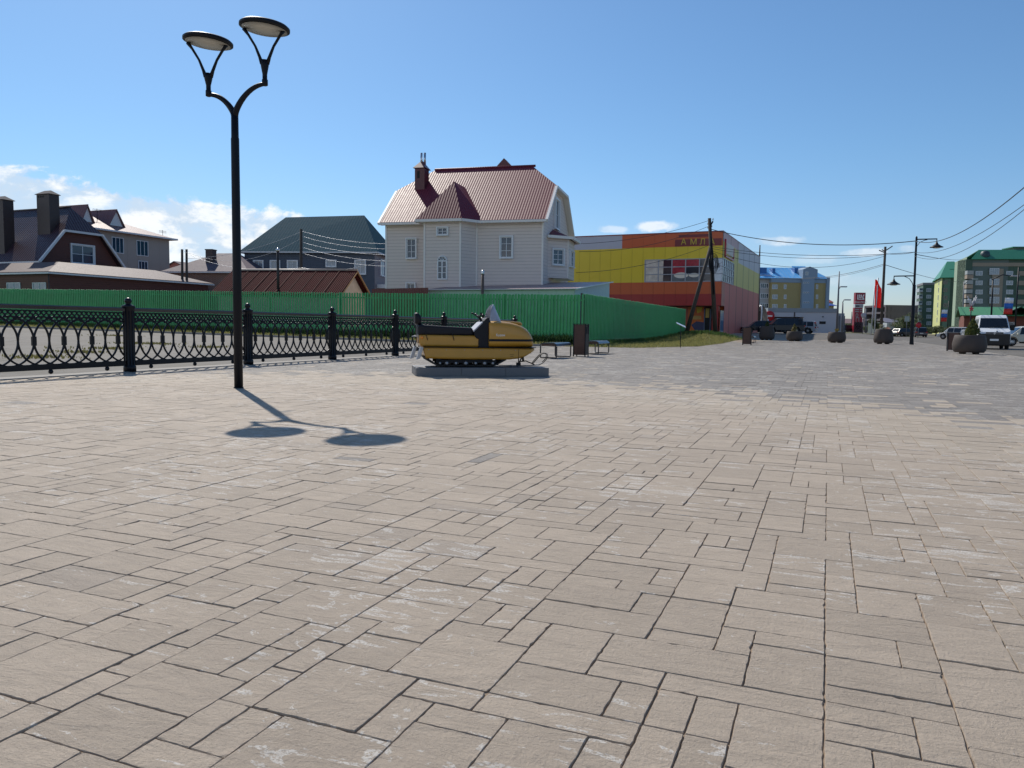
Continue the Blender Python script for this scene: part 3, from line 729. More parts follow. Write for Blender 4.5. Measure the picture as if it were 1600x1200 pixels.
def snowmobile():
    t = thing('snowmobile', 'vintage yellow snowmobile with black seat displayed on the granite plinth', 'snowmobile', (pA.x, pA.y, PH), pang)
    k = 1.0/4.444*(pA.y+.55)/1200.0; X = lambda zx: (zx-130)*k*1.05; Z = lambda zy: (500-zy)*k
    YC = .56; hw = .40
    def P(m, pts, a, b): return m.prism([(X(x), Z(z)) for x, z in pts], a, b, 'y')
    # hull: pan with boat nose, lofted
    def ring(x, w, z0, z1, n=20, e=3.2, ey=None):
        out = []
        for j in range(n):
            a = 2*math.pi*j/n; c, s = math.cos(a), math.sin(a); q = 2/e
            out.append((x, YC + w*math.copysign(abs(c)**q, c), (z0+z1)/2 + (z1-z0)/2*math.copysign(abs(s)**q, s)))
        return out
    def ring2(x, w, z0, z1, r=.05, k=4):
        r = min(r, w*.9, (z1-z0)*.48); out = []
        for cx, cz, a0 in ((YC+w-r, z1-r, 0), (YC-w+r, z1-r, 90), (YC-w+r, z0+r, 180), (YC+w-r, z0+r, 270)):
            for j in range(k+1): a = R_(a0+90*j/k); out.append((x, cx+r*math.cos(a), cz+r*math.sin(a)))
        return out
    hull = MB(); rs = []
    for zx, w, zt, zb in ((182, .385, 362, 385), (188, .395, 362, 410), (198, .40, 363, 440), (400, .40, 364, 445), (750, .40, 366, 446), (812, .395, 367, 440), (860, .37, 367, 425), (905, .30, 368, 402), (932, .19, 369, 385), (944, .08, 370, 376)):
        rs.append(ring2(X(zx), w, Z(zb), Z(zt), .045))
    hull.loft(rs, smooth=False); hull.build('hull', m_yel, t)
    sm = MB(); sm.box(X(811), X(813), YC-.403, YC-.396, Z(438), Z(372)); sm.box(X(752), X(780), YC-.404, YC-.398, Z(411), Z(409)); sm.box(X(757), X(776), YC-.404, YC-.398, Z(424), Z(421)); sm.build('panel_seam', mat('dark_seam', (.05, .03, .01), .7), t)
    for zx in (215, 330, 450, 570, 690, 790): MB().lathe([(.002, -.006), (.009, -.004), (.010, 0)], c=(X(zx), YC-.400, Z(380)), seg=8, ax='y').build('rivet', m_steel, t)
    lip = MB(); lip.loft([[(X(zx), YC-w, Z(z)), (X(zx), YC+w, Z(z)), (X(zx), YC+w, Z(z)+.012), (X(zx), YC-w, Z(z)+.012)] for zx, w, z in ((185, .405, 364), (600, .41, 366), (860, .40, 367), (920, .30, 366), (950, .16, 365), (958, .05, 364))], smooth=False)
    lip.build('bumper_rim', m_blk, t)
    # seat base
    sb = MB(); sb.loft([ring2(X(zx), w, Z(zb), Z(zt), .05) for zx, w, zb, zt in ((156, .27, 335, 282), (166, .30, 356, 279), (190, .31, 361, 278), (548, .31, 362, 282))], smooth=False); sb.build('seat_base', m_yel, t)
    st = MB(); st.loft([ring2(X(zx), w, Z(zb), Z(zt), .045) for zx, w, zb, zt in ((150, .26, 279, 218), (156, .285, 281, 211), (170, .29, 281, 210), (330, .29, 281, 219), (495, .29, 281, 227), (507, .28, 281, 232), (520, .25, 281, 262))], smooth=False); s = st.build('seat', m_vinyl, t)
    for zx in (197, 370): MB().tube([(X(zx), YC-.313, Z(262)), (X(zx+6), YC-.315, Z(285)), (X(zx+14), YC-.318, Z(316))], .010, 4).build('strap', m_rub, s)
    br = MB(); br.loft([ring(X(a), .2, Z(z0), Z(z1), 16, 6) for a, z0, z1 in ((133, 205, 135), (140, 208, 128), (155, 210, 129), (172, 212, 150))]); br.build('backrest', m_vinyl, t)
    MB().box(X(118), X(152), YC-.1, YC+.1, Z(296), Z(290)).build('rear_carrier', m_steel, t)
    MB().tube([(X(112), YC-.24, Z(292)), (X(150), YC-.24, Z(280)), (X(152), YC-.24, Z(335))], .012, 6).build('grab_handle', m_steel, t)
    # console
    co = MB(); P(co, [(545, 362), (614, 366), (625, 182), (618, 160), (600, 157), (510, 255), (520, 282), (530, 300), (545, 305)], YC-.33, YC+.33); co.build('console', m_vinyl, t, bevel=.012)
    tr = MB(); tr.hexa([(X(512), YC-.34, Z(258)), (X(575), YC-.34, Z(192)), (X(575), YC+.34, Z(192)), (X(512), YC+.34, Z(258)), (X(510), YC-.34, Z(246)), (X(570), YC-.34, Z(184)), (X(570), YC+.34, Z(184)), (X(510), YC+.34, Z(246))]); tr.build('dashboard_trim', mat('light_vinyl', (.42, .43, .47), .5), t, bevel=.01)
    # cowl
    cw = MB(); data = ((613, .385, 363, 182, 5), (622, .40, 363, 179, 5), (700, .405, 363, 180, 5), (760, .40, 363, 186, 4.6), (810, .385, 363, 197, 4), (850, .36, 363, 213, 3.6), (880, .33, 363, 233, 3.2), (905, .285, 362, 262, 3), (920, .23, 361, 290, 3), (928, .15, 358, 315, 2.8), (931, .06, 350, 335, 2.5))
    cw.loft([ring(X(a), w, Z(z0), Z(z1), 36, e) for a, w, z0, z1, e in data]); c = cw.build('hood', m_yel, t)
    sp = MB(); rr = []
    for a, w, z0, z1, e in data[:10]:
        zc, hh = (Z(z0)+Z(z1))/2, (Z(z1)-Z(z0))/2; zz = Z(312); q = min(.98, abs((zz-zc)/hh)); ww = w*(1-q**e)**(1/e)+.004; rr.append((X(a), ww))
    for sgn in (-1, 1): sp.loft([[(x, YC+sgn*(w-.01), Z(320)), (x, YC+sgn*w, Z(320)), (x, YC+sgn*w, Z(304)), (x, YC+sgn*(w-.01), Z(304))] for x, w in rr], smooth=False)
    sp.build('stripe', m_blk, c)
    bp = MB(); bp.loft([ring(X(a), w, Z(z0), Z(z1), 16, 4) for a, w, z0, z1 in ((690, .12, 190, 180), (705, .16, 190, 177), (760, .17, 192, 178), (840, .16, 205, 183), (852, .13, 208, 190))]); bp.build('hood_scoop', m_yel, c)
    text_part('Буран', .066, mat('chrome_letter', (.8, .8, .8), .25, metal=.5), c, (X(658), YC-.4085, Z(283)), (math.pi/2, 0, 0), 'badge', .003)
    # windscreen: two curved cheeks meeting in a raked centre line
    n = 20; ws = MB(); m7 = 7
    def wsp(a, k2, off):
        q = abs(a); sg = -1 if a < 0 else 1; y = YC + sg*(.36-off)*q**.8; xb = X(712)-(X(712)-X(622))*q**1.7-off; zb = Z(178)
        h = (Z(66)-zb)*(1-q**2.6)+.012; return (xb - (X(705)-X(655))*k2*(h/(Z(66)-zb)), y, zb+h*k2)
    for off in (0, .008):
        for i in range(n+1):
            for j in range(7): ws.v.append(wsp(-1+2*i/n, j/6, off))
    N_ = (n+1)*7
    for i in range(n):
        for j in range(6):
            a = i*7+j; ws.f.append((a, a+7, a+8, a+1)); ws.sm.append(True); ws.f.append((N_+a, N_+a+1, N_+a+8, N_+a+7)); ws.sm.append(True)
    for i in range(n): a = i*7+6; ws.f.append((a, a+7, N_+a+7, N_+a)); ws.sm.append(False)
    for j in range(6):
        ws.f.append((j, j+1, N_+j+1, N_+j)); ws.sm.append(False); a = n*7+j; ws.f.append((a, a+1, N_+a+1, N_+a)); ws.sm.append(False)
    ws.build('windscreen', m_ws, t)
    hb = MB(); hb.tube([(X(585), YC, Z(185)), (X(568), YC, Z(158)), (X(560), YC, Z(140))], .028, 8); hb.tube([(X(562), YC-.30, Z(136)), (X(566), YC-.1, Z(146)), (X(566), YC+.1, Z(146)), (X(562), YC+.30, Z(136))], .014, 8)
    for s2 in (-1, 1): hb.tube([(X(562), YC+s2*.30, Z(136)), (X(558), YC+s2*.38, Z(128))], .022, 8)
    hb.tube([(X(560), YC-.3, Z(140)), (X(540), YC-.33, Z(155)), (X(505), YC-.35, Z(130))], .011, 6); hb.lathe([(.01, 0), (.028, .01), (.028, .03), (.01, .04)], c=(X(503), YC-.35, Z(135)), seg=10)
    hb.build('handlebar', m_blk, t)
    # running gear
    tk = MB()
    loop = [(185, 425), (205, 452), (262, 486), (285, 492), (640, 492), (668, 486), (735, 448), (700, 438), (220, 428)]
    for y0 in (YC-.36, YC+.06):
        o_ = [(X(x), Z(z)) for x, z in loop]; c0 = sum(p[0] for p in o_)/len(o_), sum(p[1] for p in o_)/len(o_)
        inn = [(X(x), Z(z)) for x, z in ((215, 432), (222, 444), (268, 477), (288, 483), (640, 483), (662, 478), (705, 452), (690, 446), (225, 436))]
        n0 = len(tk.v); K = len(o_)
        tk.v += [(p[0], y0, p[1]) for p in o_] + [(p[0], y0, p[1]) for p in inn] + [(p[0], y0+.30, p[1]) for p in o_] + [(p[0], y0+.30, p[1]) for p in inn]
        for i in range(K):
            j = (i+1) % K
            for f in ((i, j, K+j, K+i), (2*K+j, 2*K+i, 3*K+i, 3*K+j), (j, i, 2*K+i, 2*K+j), (K+i, K+j, 3*K+j, 3*K+i)): tk.f.append(tuple(n0+q for q in f)); tk.sm.append(False)
        for i in range(34):
            x = X(285)+(X(645)-X(285))*i/33; tk.box(x-.006, x+.006, y0-.005, y0+.305, Z(497), Z(492))
    tk.build('track', m_rub, t)
    for y0 in (YC-.37, YC+.31):
        for zx, r in ((335, 20), (395, 16), (460, 21), (525, 16), (585, 20), (640, 16), (290, 14)):
            w = MB().lathe([(r*k*.3, -.01), (r*k, -.008), (r*k, .045), (r*k*.3, .05)], c=(X(zx), y0, Z(472)), seg=18, ax='y').build('road_wheel', m_rub, t)
            MB().lathe([(.008, -.014), (r*k*.55, -.013), (r*k*.55, -.011)], c=(X(zx), y0, Z(472)), seg=14, ax='y').build('hub', m_steel, w)
    cr = MB()
    for y in (YC-.33, YC+.33): cr.box(X(265), X(665), y-.02, y+.02, Z(470), Z(450)); cr.box(X(270), X(300), y-.02, y+.02, Z(460), Z(440)); cr.box(X(600), X(640), y-.02, y+.02, Z(460), Z(440))
    cr.build('bogie_frame', m_blk, t)
    # ski
    sk = MB()
    path = [(690, 492), (760, 495), (850, 496), (930, 494), (975, 490), (1005, 474), (1028, 450), (1040, 428), (1035, 410), (1018, 404), (1000, 408), (985, 420), (960, 448), (935, 480)]
    sk.loft([[(X(a), YC-.08, Z(z)), (X(a), YC+.08, Z(z)), (X(a)+.002, YC+.08, Z(z)+.012), (X(a)+.002, YC-.08, Z(z)+.012)] for a, z in path[:6]], smooth=False)
    sk.tube([(X(a), YC-.06, Z(z)) for a, z in path[4:]], .010, 6); sk.tube([(X(a), YC+.06, Z(z)) for a, z in path[4:]], .010, 6)
    sk.tube([(X(850), YC, Z(466)), (X(890), YC, Z(460)), (X(930), YC, Z(478)), (X(955), YC, Z(490))], .012, 6); sk.tube([(X(830), YC, Z(490)), (X(850), YC, Z(462)), (X(865), YC, Z(420))], .016, 6); sk.tube([(X(838), YC, Z(430)), (X(840), YC, Z(488))], .012, 6)
    sk.tube([(X(868), YC, Z(425)), (X(872), YC, Z(465))], .024, 8); sk.box(X(825), X(852), YC-.05, YC+.05, Z(492), Z(472)); sk.build('ski', m_blk, t)
    for i, y in enumerate((YC-.38, YC-.05)):
        a = (158, 392) if i == 0 else (125, 385)
        MB().hexa([(X(a[0]-24), y-.08, Z(446)), (X(a[0]+0), y-.08, Z(440)), (X(a[0]+0), y+.08, Z(440)), (X(a[0]-24), y+.08, Z(446)), (X(a[0]+4), y-.08, Z(358)), (X(a[0]+22), y-.08, Z(366)), (X(a[0]+22), y+.08, Z(366)), (X(a[0]+4), y+.08, Z(358))]).build('mud_flap', mat('galvanised_sheet', (.42, .43, .45), .5, metal=.3), t, bevel=.005)
    MB().lathe([(.005, 0), (.03, .004), (.03, .02), (.01, .03)], c=(X(175), YC-.335, Z(297)), seg=12, ax='y').build('tail_light', mat('amber_lens', (.7, .25, .03), .3), t)
snowmobile()

# ================================================================== BENCHES, BINS, PLANTERS, STAND
m_bench = mat('dark_glossy_metal', (.022, .022, .03), .25, var=.05, spec=.7)
m_plank = mat('brown_plank', (.075, .032, .022), .5, var=.15, vs=3, bump=('wood', 'h'))
def bench(loc, label, group='backless benches of the square'):
    t = thing('bench', label, 'bench', loc, PA, group); L = 1.55; w = .62; h = .52
    s = MB(); s.prism([(0, h-.10), (.05, h-.03), (.12, h), (w-.12, h), (w-.05, h-.03), (w, h-.10), (w-.03, h-.11), (w-.09, h-.05), (.09, h-.05), (.03, h-.11)], 0, L, 'y'); s.build('seat', m_bench, t)
    MB().box(.08, w-.08, .03, L-.03, h-.11, h-.055).build('seat_plank', m_plank, t)
    for y in (.03, L-.03):
        r = .07; pts = [(.03, h-.12), (.03, r), (.03+r*.3, r*.3), (.03+r, .03), (w-.03-r, .03), (w-.03-r*.3, r*.3), (w-.03, r), (w-.03, h-.12)]
        MB().tube([(x, y, z) for x, z in pts], .026, 4, ref=(0, 1, 0), smooth=False).build('leg', m_bench, t)
    return t
def bin_(loc, label, group='litter bins with brown plank sides', h=1.14, rz=PA, w=.48, d=.40):
    t = thing('litter_bin', label, 'litter bin', loc, rz, group)
    fr = MB()
    for x in (0, w-.035):
        for y in (0, d-.035): fr.box(x, x+.035, y, y+.035, 0, h)
    fr.box(-.005, w+.005, -.005, d+.005, h, h+.02); fr.build('frame', m_blk, t)
    MB().box(.04, w-.04, .006, d-.006, .06, h-.01).build('plank_side', m_plank, t)
    MB().box(.01, w-.002, .04, d-.04, .06, h-.34).build('side_panel', m_blk, t)
    MB().box(.02, w-.01, .05, d-.05, h-.06, h-.02).build('liner', mat('dark_opening', (.01, .01, .01), .8), t)
    MB().box(w-.006, w+.0, .09, d-.09, h-.33, h-.09).build('opening', mat('dark_opening', (.01, .01, .01), .8), t)
    return t
g = gnd(842.5, 560); bench((g.x, g.y, 0), 'dark backless bench between the snowmobile nose and the brown litter bin')
g = gnd(911.5, 553.5); bench((g.x, g.y, 0), 'dark backless bench just behind the litter bin, beside the lawn')
g = gnd(895, 557); bin_((g.x, g.y, 0), 'brown plank litter bin standing between two benches in front of the green fence', w=.46, d=.42)
g = gnd(1159.5, 539); bin_((g.x, g.y, gh(g.x, g.y)), 'brown litter bin near the parked dark cars, left of the row of planters', w=.56, h=1.13)
g = gnd(1165, 536); bench((g.x, g.y, gh(g.x, g.y)), 'dark bench half hidden behind the litter bin near the parked dark cars')
g = gnd(1480, 548.5); bin_((g.x, g.y, 0), 'brown litter bin behind the large planter at the right', w=.56, h=.98)
m_pot = mat('brown_concrete', (.060, .046, .040), .75, var=.15, vs=3, bump=('noise', 30, .006))
m_leaf = grass_mat('shrub_leaves', (.045, .075, .018), (.10, .12, .03))
m_leafy = grass_mat('yellow_leaves', (.14, .15, .03), (.22, .16, .04))
m_bark = mat('bark', (.12, .09, .06), .9, var=.2, vs=10)
def leaves(mb, c, rad, n, size, rg, shape='ell'):
    for _ in range(n):
        while 1:
            p = Vector((rg.uniform(-1, 1), rg.uniform(-1, 1), rg.uniform(-1, 1)))
            if p.length <= 1: break
        if shape == 'cone': k = (1-(p.z+1)/2)**.8+.08; p = Vector((p.x*k, p.y*k, p.z))
        else: p = p*(p.length**-.35 if p.length > .01 else 1)
        q = Vector((c[0]+p.x*rad[0], c[1]+p.y*rad[1], c[2]+p.z*rad[2])); a = Vector((rg.gauss(0, 1), rg.gauss(0, 1), rg.gauss(0, 1))).normalized(); b = a.orthogonal().normalized(); s = size*rg.uniform(.6, 1.3)
        mb.poly([q-a*s, q+b*s*.45, q+a*s, q-b*s*.45])
def planter(px, py, tall, label, plant, seed, z=None, w=None):
    g = gnd(px, py); g.z = gh(g.x, g.y); t = thing('planter', label, 'planter', g, rng.random()*3, 'round brown concrete planters on the square'); rg = random.Random(seed)
    r = .72; m = MB()
    if tall: prof = [(.50, .09), (.62, .09), (.68, .18), (.715, .32), (.72, .42), (.67, .72), (.585, 1.13), (.57, 1.16), (.50, 1.16), (.50, 1.05), (.1, 1.03)]
    else: prof = [(.50, .07), (.60, .07), (.68, .17), (.715, .34), (.72, .46), (.68, .68), (.635, .87), (.62, .885), (.57, .88), (.57, .80), (.1, .78)]
    m.lathe(prof, seg=32); m.build('pot', m_pot, t)
    for i in range(4):
        a = i*math.pi/2+.3; MB().lathe([(.10, 0), (.13, .03), (.13, .12)], c=(.38*math.cos(a), .38*math.sin(a), 0), seg=10).build('foot', m_pot, t)
    zt = 1.03 if tall else .78
    MB().lathe([(.5, zt+.01), (.02, zt+.03)], seg=20).build('soil', mat('potting_soil', (.05, .035, .025), .95), t)
    b = MB()
    for kind, ox, rr, hh, n, mm in plant:
        b = MB()
        if kind == 'cone': leaves(b, (ox, 0, zt+hh*.5), (rr, rr, hh*.55), n, .055, rg, 'cone')
        elif kind == 'blob': leaves(b, (ox, 0, zt+hh*.5), (rr, rr, hh*.5), n, .05, rg)
        elif kind == 'stalk':
            for _ in range(n):
                a = rg.random()*6.28; q = rg.random()*rr; b.tube([(ox+q*math.cos(a), q*math.sin(a), zt), (ox+1.6*q*math.cos(a), 1.6*q*math.sin(a), zt+hh*rg.uniform(.6, 1))], .008, 4)
                leaves(b, (ox+1.5*q*math.cos(a), 1.5*q*math.sin(a), zt+hh*.7), (.06, .06, hh*.3), 14, .04, rg)
        b.build('plant', mm, t)
    return t
m_flw = mat('white_petals', (.8, .8, .78), .6)
m_flr = mat('orange_petals', (.6, .16, .08), .6)
pl1 = planter(1198, 531.5, True, 'tall brown planter with a small green conifer, first in the row from the litter bin', [('cone', -.02, .28, .55, 500, m_leaf)], 1)
pl1.scale = (1, 1, 1.15)
planter(1241, 533, False, 'squat brown planter with a wide yellowish conifer, in front of the silver car', [('cone', -.05, .36, .75, 700, m_leafy)], 2)
planter(1307, 535.5, False, 'squat brown planter with a few thin yellow stalks, in front of the long white wall', [('stalk', .05, .14, .38, 8, m_leafy)], 3)
planter(1380, 537.5, True, 'tall brown planter with orange flowers, left of the black lamp post', [('stalk', -.25, .15, .5, 12, m_leafy), ('blob', .3, .22, .30, 160, m_flr), ('blob', .1, .2, .3, 160, m_leaf)], 4)
planter(1514, 553, False, 'large squat planter with a dense green shrub in front of the white van', [('cone', -.18, .40, .85, 1300, m_leaf), ('cone', .08, .26, .55, 500, m_leaf), ('stalk', -.1, .2, .7, 5, m_leafy), ('blob', .38, .2, .38, 220, m_flw)], 5)
def stand():
    g = gnd(1063, 543); t = thing('information_stand', 'thin black post with a small tilted plate, at the edge of the lawn', 'information stand', g)
    zt = at(1063, 508, g.y).z; MB().tube([(0, 0, 0), (0, 0, zt)], .022, 8).build('post', m_blk, t)
    p = MB().box(-.27, .27, -.19, .19, 0, .02).build('plate', m_alu, t); p.location = (.0, 0, zt); p.rotation_euler = (R_(14), R_(24), 0)
    q = MB().box(-.25, .25, -.17, .17, .0201, .024).build('printed_sheet', mat('pale_print', (.6, .66, .74), .25), p)
stand()

# ================================================================== WHITE HOUSE
m_sid = mat('cream_siding', (.77, .665, .61), .55, var=.025, vs=1.5, bump=('siding', .24))
m_tileR = mat('wine_metal_tile', (.17, .026, .042), .50, var=.06, vs=2, bump=('tile', .20, .36, .008), spec=.2)
m_redm = mat('wine_metal', (.12, .03, .035), .4, var=.06)
m_trim = mat('cream_trim', (.84, .79, .74), .5, var=.03)
def z4(x, y): return 580+x*.2125, 240+y*.2125
def white_house():
    ang = R_(-14); pr = at(846.5, 505, 56.0); c, s = math.cos(ang), math.sin(ang)
    r = (603-800)/1200; L = (pr.x - r*pr.y)/(c - r*s); L = abs((pr.x-r*pr.y)/(c-r*s))
    o = at(846.5, 505, 56.0); fr = Fr(603, pr.y - L*s, ang, 0.0)
    L = fr.x(846.5)
    t = thing('house', 'large cream-sided house with a wine-red half-hipped metal tile roof behind the green fence', 'house', fr.o, ang)
    D = 10.6; ze = fr.z(700, 343.5); px, py = z4(1205, 92)
    zr = fr.z(px, py, D/2)
    w = MB(); tcl = .6; zc = ze+(zr-ze)*tcl
    w.poly([(0, 0, -.5), (L, 0, -.5), (L, 0, ze), (0, 0, ze)]); w.poly([(L, D, -.5), (0, D, -.5), (0, D, ze), (L, D, ze)])
    for x in (0, L): w.poly([(x, 0, -.5), (x, D, -.5), (x, D, ze), (x, D-D/2*tcl, zc-.1), (x, D/2*tcl, zc-.1), (x, 0, ze)])
    w.build('wall', m_sid, t)
    ov = .55; e = .35
    rf = jerkin(-e, L+e+.02, -ov, D+ov, ze-.15, zr, tcl, 2.4).build('roof', m_tileR, t)
    zc2 = ze-.15+(zr-ze+.15)*tcl; ya = -ov+(D/2+ov)*tcl
    for x in (-e, L+e+.02):
        fascia([(x, -ov, ze-.25), (x, ya, zc2-.1), (x, D-ya, zc2-.1), (x, D+ov, ze-.25)], r=.13, m=m_trim, parent=t)
    so = MB(); xo = L+e+.02; dz = .17
    for q in ([(-ov, ze-.15), (ya, zc2)], [(ya, zc2), (D-ya, zc2)], [(D+ov, ze-.15), (D-ya, zc2)]): so.poly([(L-.02, q[0][0], q[0][1]-dz), (xo-.05, q[0][0], q[0][1]-dz), (xo-.05, q[1][0], q[1][1]-dz), (L-.02, q[1][0], q[1][1]-dz)])
    so.build('soffit', m_trim, t)
    fascia([(-e, -ov, ze-.27), (L+e+.02, -ov, ze-.27)], r=.12, m=m_trim, parent=t); fascia([(-e, D+ov, ze-.27), (L+e+.02, D+ov, ze-.27)], r=.12, m=m_trim, parent=t)
    MB().box(-e, L+e, -ov+.05, -.01, ze-.32, ze-.27).build('soffit', m_trim, t)
    # ridge cap
    MB().tube([(2.0, D/2, zr+.02), (L-1.8, D/2, zr+.02)], .1, 6).build('ridge_cap', m_tileR, rf)
    # tower bay
    a, _ = z4(390, 0); b, _ = z4(651, 0); cpx, _ = z4(773, 0); P = 1.35
    xa, xb, xc = fr.x(a, -P), fr.x(b, -P), fr.x(cpx, 0)
    bw = MB(); pts = [(xa, 0), (xa, -P), (xb, -P), (xc, 0)]
    for p, q in zip(pts, pts[1:]): bw.poly([(p[0], p[1], -.5), (q[0], q[1], -.5), (q[0], q[1], ze-.05), (p[0], p[1], ze-.05)])
    bay = bw.build('bay_wall', m_sid, t)
    for p in [(xa, -P), (xb, -P), (xc-.02, -.03), (.03, 0), (L-.03, 0)]: MB().box(p[0]-.065, p[0]+.065, p[1]-.045, p[1]+.045, 0, ze-.2).build('corner_trim', m_trim, t)
    ax_, ay_ = z4(603, 205); za = fr.z(ax_, ay_, .9); o2 = .5; xm = (xa+xb)/2+.35
    A = (xa-o2, -P-o2, ze-.15); B = (xb+.25, -P-o2, ze-.15); C_ = (xc+.55, -.25, ze-.15); Dp = (xa-o2, .6, ze-.15); T = (fr.x(ax_, .9), .9, za)
    slope = (zr-ze+.15)/(D/2+ov); T2 = (T[0]+.25, -ov+(za-ze+.15)/slope+.4, za-.1)
    m = MB(); slab(m, [A, B, T]); slab(m, [B, C_, T]); slab(m, [C_, (xc+.8, 1.2, ze+.9), T2, T][:3]); slab(m, [C_, T2, T]); slab(m, [Dp, A, T]); slab(m, [T, T2, (xa, 3.2, ze+2.2), Dp][:3])
    m.build('bay_roof', m_tileR, t)
    fascia([(xa-o2, .1, ze-.27), (xa-o2, -P-o2, ze-.27), (xb+.25, -P-o2, ze-.27), (xc+.55, -.25, ze-.27)], r=.13, m=m_trim, parent=t)
    MB().prism([(xa-o2+.1, 0), (xa-o2+.1, -P-o2+.1), (xb+.2, -P-o2+.1), (xc+.3, 0)], ze-.33, ze-.27, 'z').build('soffit', m_trim, t)
    # chimney
    (cx0, cy0), (cx1, cy1) = z4(318, 95), z4(436, 190); yc = 3.0; x0, x1 = fr.x(cx0, yc), fr.x(cx1, yc)-.55; zt = fr.z(cx0, 262.5, yc)
    ch = MB().box(x0, x1, yc, yc+1.0, ze+1, zt).build('chimney', m_redm, rf)
    MB().box(x0+.2, x1-.4, yc-.02, yc, zt-.8, zt-.25).build('vent', mat('dark_vent', (.02, .02, .02), .8), ch)
    hip(x0-.12, x1+.12, yc-.12, yc+1.12, zt, zt+.62, .45, .04).build('cap', m_redm, ch)
    for q in (.45, .8): MB().tube([(x0+(x1-x0)*q, yc+.5, zt+.3), (x0+(x1-x0)*q, yc+.5, zt+1.25)], .09, 8).build('flue', m_alu, ch)
    (cx0, cy0), (cx1, _) = z4(915, 60), z4(1015, 0); yc = D/2+1.8; x0, x1 = fr.x(cx0, yc), fr.x(cx1, yc); zt = fr.z((cx0+cx1)/2, z4(0, 95)[1]-1, yc)
    ch = MB().box(x0+.12, x1-.12, yc, yc+.8, zr-3, zt).build('chimney', m_redm, rf); m = MB(); m.prism([(x0, zt), (x1, zt), ((x0+x1)/2, zt+.6)], yc-.1, yc+.9, 'y'); m.build('cap', m_redm, ch)
    # windows
    def wz(x0, y0, x1, y1, c=0, **k):
        p, q = z4(x0, y0), z4(x1, y1); return win_px(t, fr, p[0], p[1], q[0], q[1], c, **k)
    wz(953, 612, 1038, 765, cols=2, rows=3, trim=.09, fw=.06); wz(265, 627, 331, 770, cols=2, rows=3, trim=.08); wz(264, 955, 324, 1075, cols=2, rows=2, trim=.08)
    wz(490, 545, 562, 598, -P, cols=2, rows=2, trim=.08); wz(486, 750, 560, 927, -P, cols=2, rows=3, arch=True, fw=.09)
    sl = MB(); x, z = fr.hit(*z4(258, 773)); x2, z2 = fr.hit(*z4(335, 773)); sl.box(x, x2, -.16, -.001, z-.05, z); x, z = fr.hit(*z4(948, 768)); x2, _ = fr.hit(*z4(1042, 768)); sl.box(x, x2, -.16, -.001, z-.05, z); sl.build('sill', m_trim, t)
    # bay on the right flank
    P2 = 1.3; y0, y1, y2, y3 = 1.9, 3.1, 6.0, 7.2; zb = fr.z(*z4(1380, 918), L+P2*.5, 'x'); zt2 = fr.z(*z4(1400, 520), L+P2*.5, 'x'); zt2 = ze-1.15
    ol = [(L, y0), (L+P2, y1), (L+P2, y2), (L, y3)]
    m = MB()
    for p, q in zip(ol, ol[1:]): m.poly([(p[0], p[1], zb), (q[0], q[1], zb), (q[0], q[1], zt2), (p[0], p[1], zt2)])
    m.poly([(p[0], p[1], zb) for p in ol]); m.build('oriel_wall', m_sid, t)
    m = MB(); a0 = (L+.02, y0-.5, zt2); a1 = (L+P2+.35, y1-.25, zt2); a2 = (L+P2+.35, y2+.25, zt2); a3 = (L+.02, y3+.5, zt2); ap = (L+.02, (y1+y2)/2-1, zt2+.75); ap2 = (L+.02, (y1+y2)/2+1, zt2+.75)
    slab(m, [a0, a1, ap], .05); slab(m, [a1, a2, ap2], .05); slab(m, [a1, ap2, ap], .05); slab(m, [a2, a3, ap2], .05); m.build('oriel_roof', m_tileR, t)
    fascia([a0, a1, a2, a3], r=.14, m=m_trim, parent=t)
    a45 = math.atan2(y1-y0, P2); ln = math.hypot(P2, y1-y0); hb = zt2-zb
    q = .22; window(t, (L+P2*q, y0+(y1-y0)*q, zb+hb*.33), a45, ln*.52, hb*.38, cols=2, rows=3, trim=.08); window(t, (L+P2, y1+.6, zb+hb*.33), math.pi/2, 1.5, hb*.38, cols=2, rows=3, trim=.08)
    fascia([(L+P2, y1, zb), (L+P2, y1, zt2)], r=.07, m=m_trim, parent=t, name='corner_trim')
    window(t, (L, D*.38, zt2+.95), math.pi/2, 1.5, 2.2, cols=2, rows=2, trim=.1)
white_house()

# ================================================================== RED AND YELLOW SHOP
def M_(n, c, **k): return mat(n, c, **{**dict(rough=.32, var=.03, vs=.6), **k})
p_y = M_('yellow_panel', (.74, .56, .025), bump=('seam', 1.2, .12)); p_or = M_('terracotta_panel', (.56, .10, .022), bump=('seam', 1.2, .12)); p_dr = M_('dark_red_panel', (.36, .015, .018), bump=('seam', 1.2, .12))
p_gr = M_('grey_panel', (.45, .48, .55)); p_pk = M_('pink_sheen_panel', (.66, .19, .15), bump=('seam', 5.0, .6), rough=.5, spec=.2); p_py = M_('yellow_sheen_panel', (.75, .64, .20), bump=('seam', 5.0, .6), rough=.5, spec=.2); p_pw = M_('pale_sheen_panel', (.66, .64, .66), bump=('seam', 5.0, .6), rough=.5, spec=.2)  # pink and pale flank colours carry the grazing sky reflection
p_gl = mat('mirror_glass', (.25, .28, .33), .04, metal=.75, var=.2, vs=.7); p_dk = mat('dark_pane', (.03, .03, .04), .1, var=.2)
def z6(x, y): return 880+x*.2, 330+y*.2
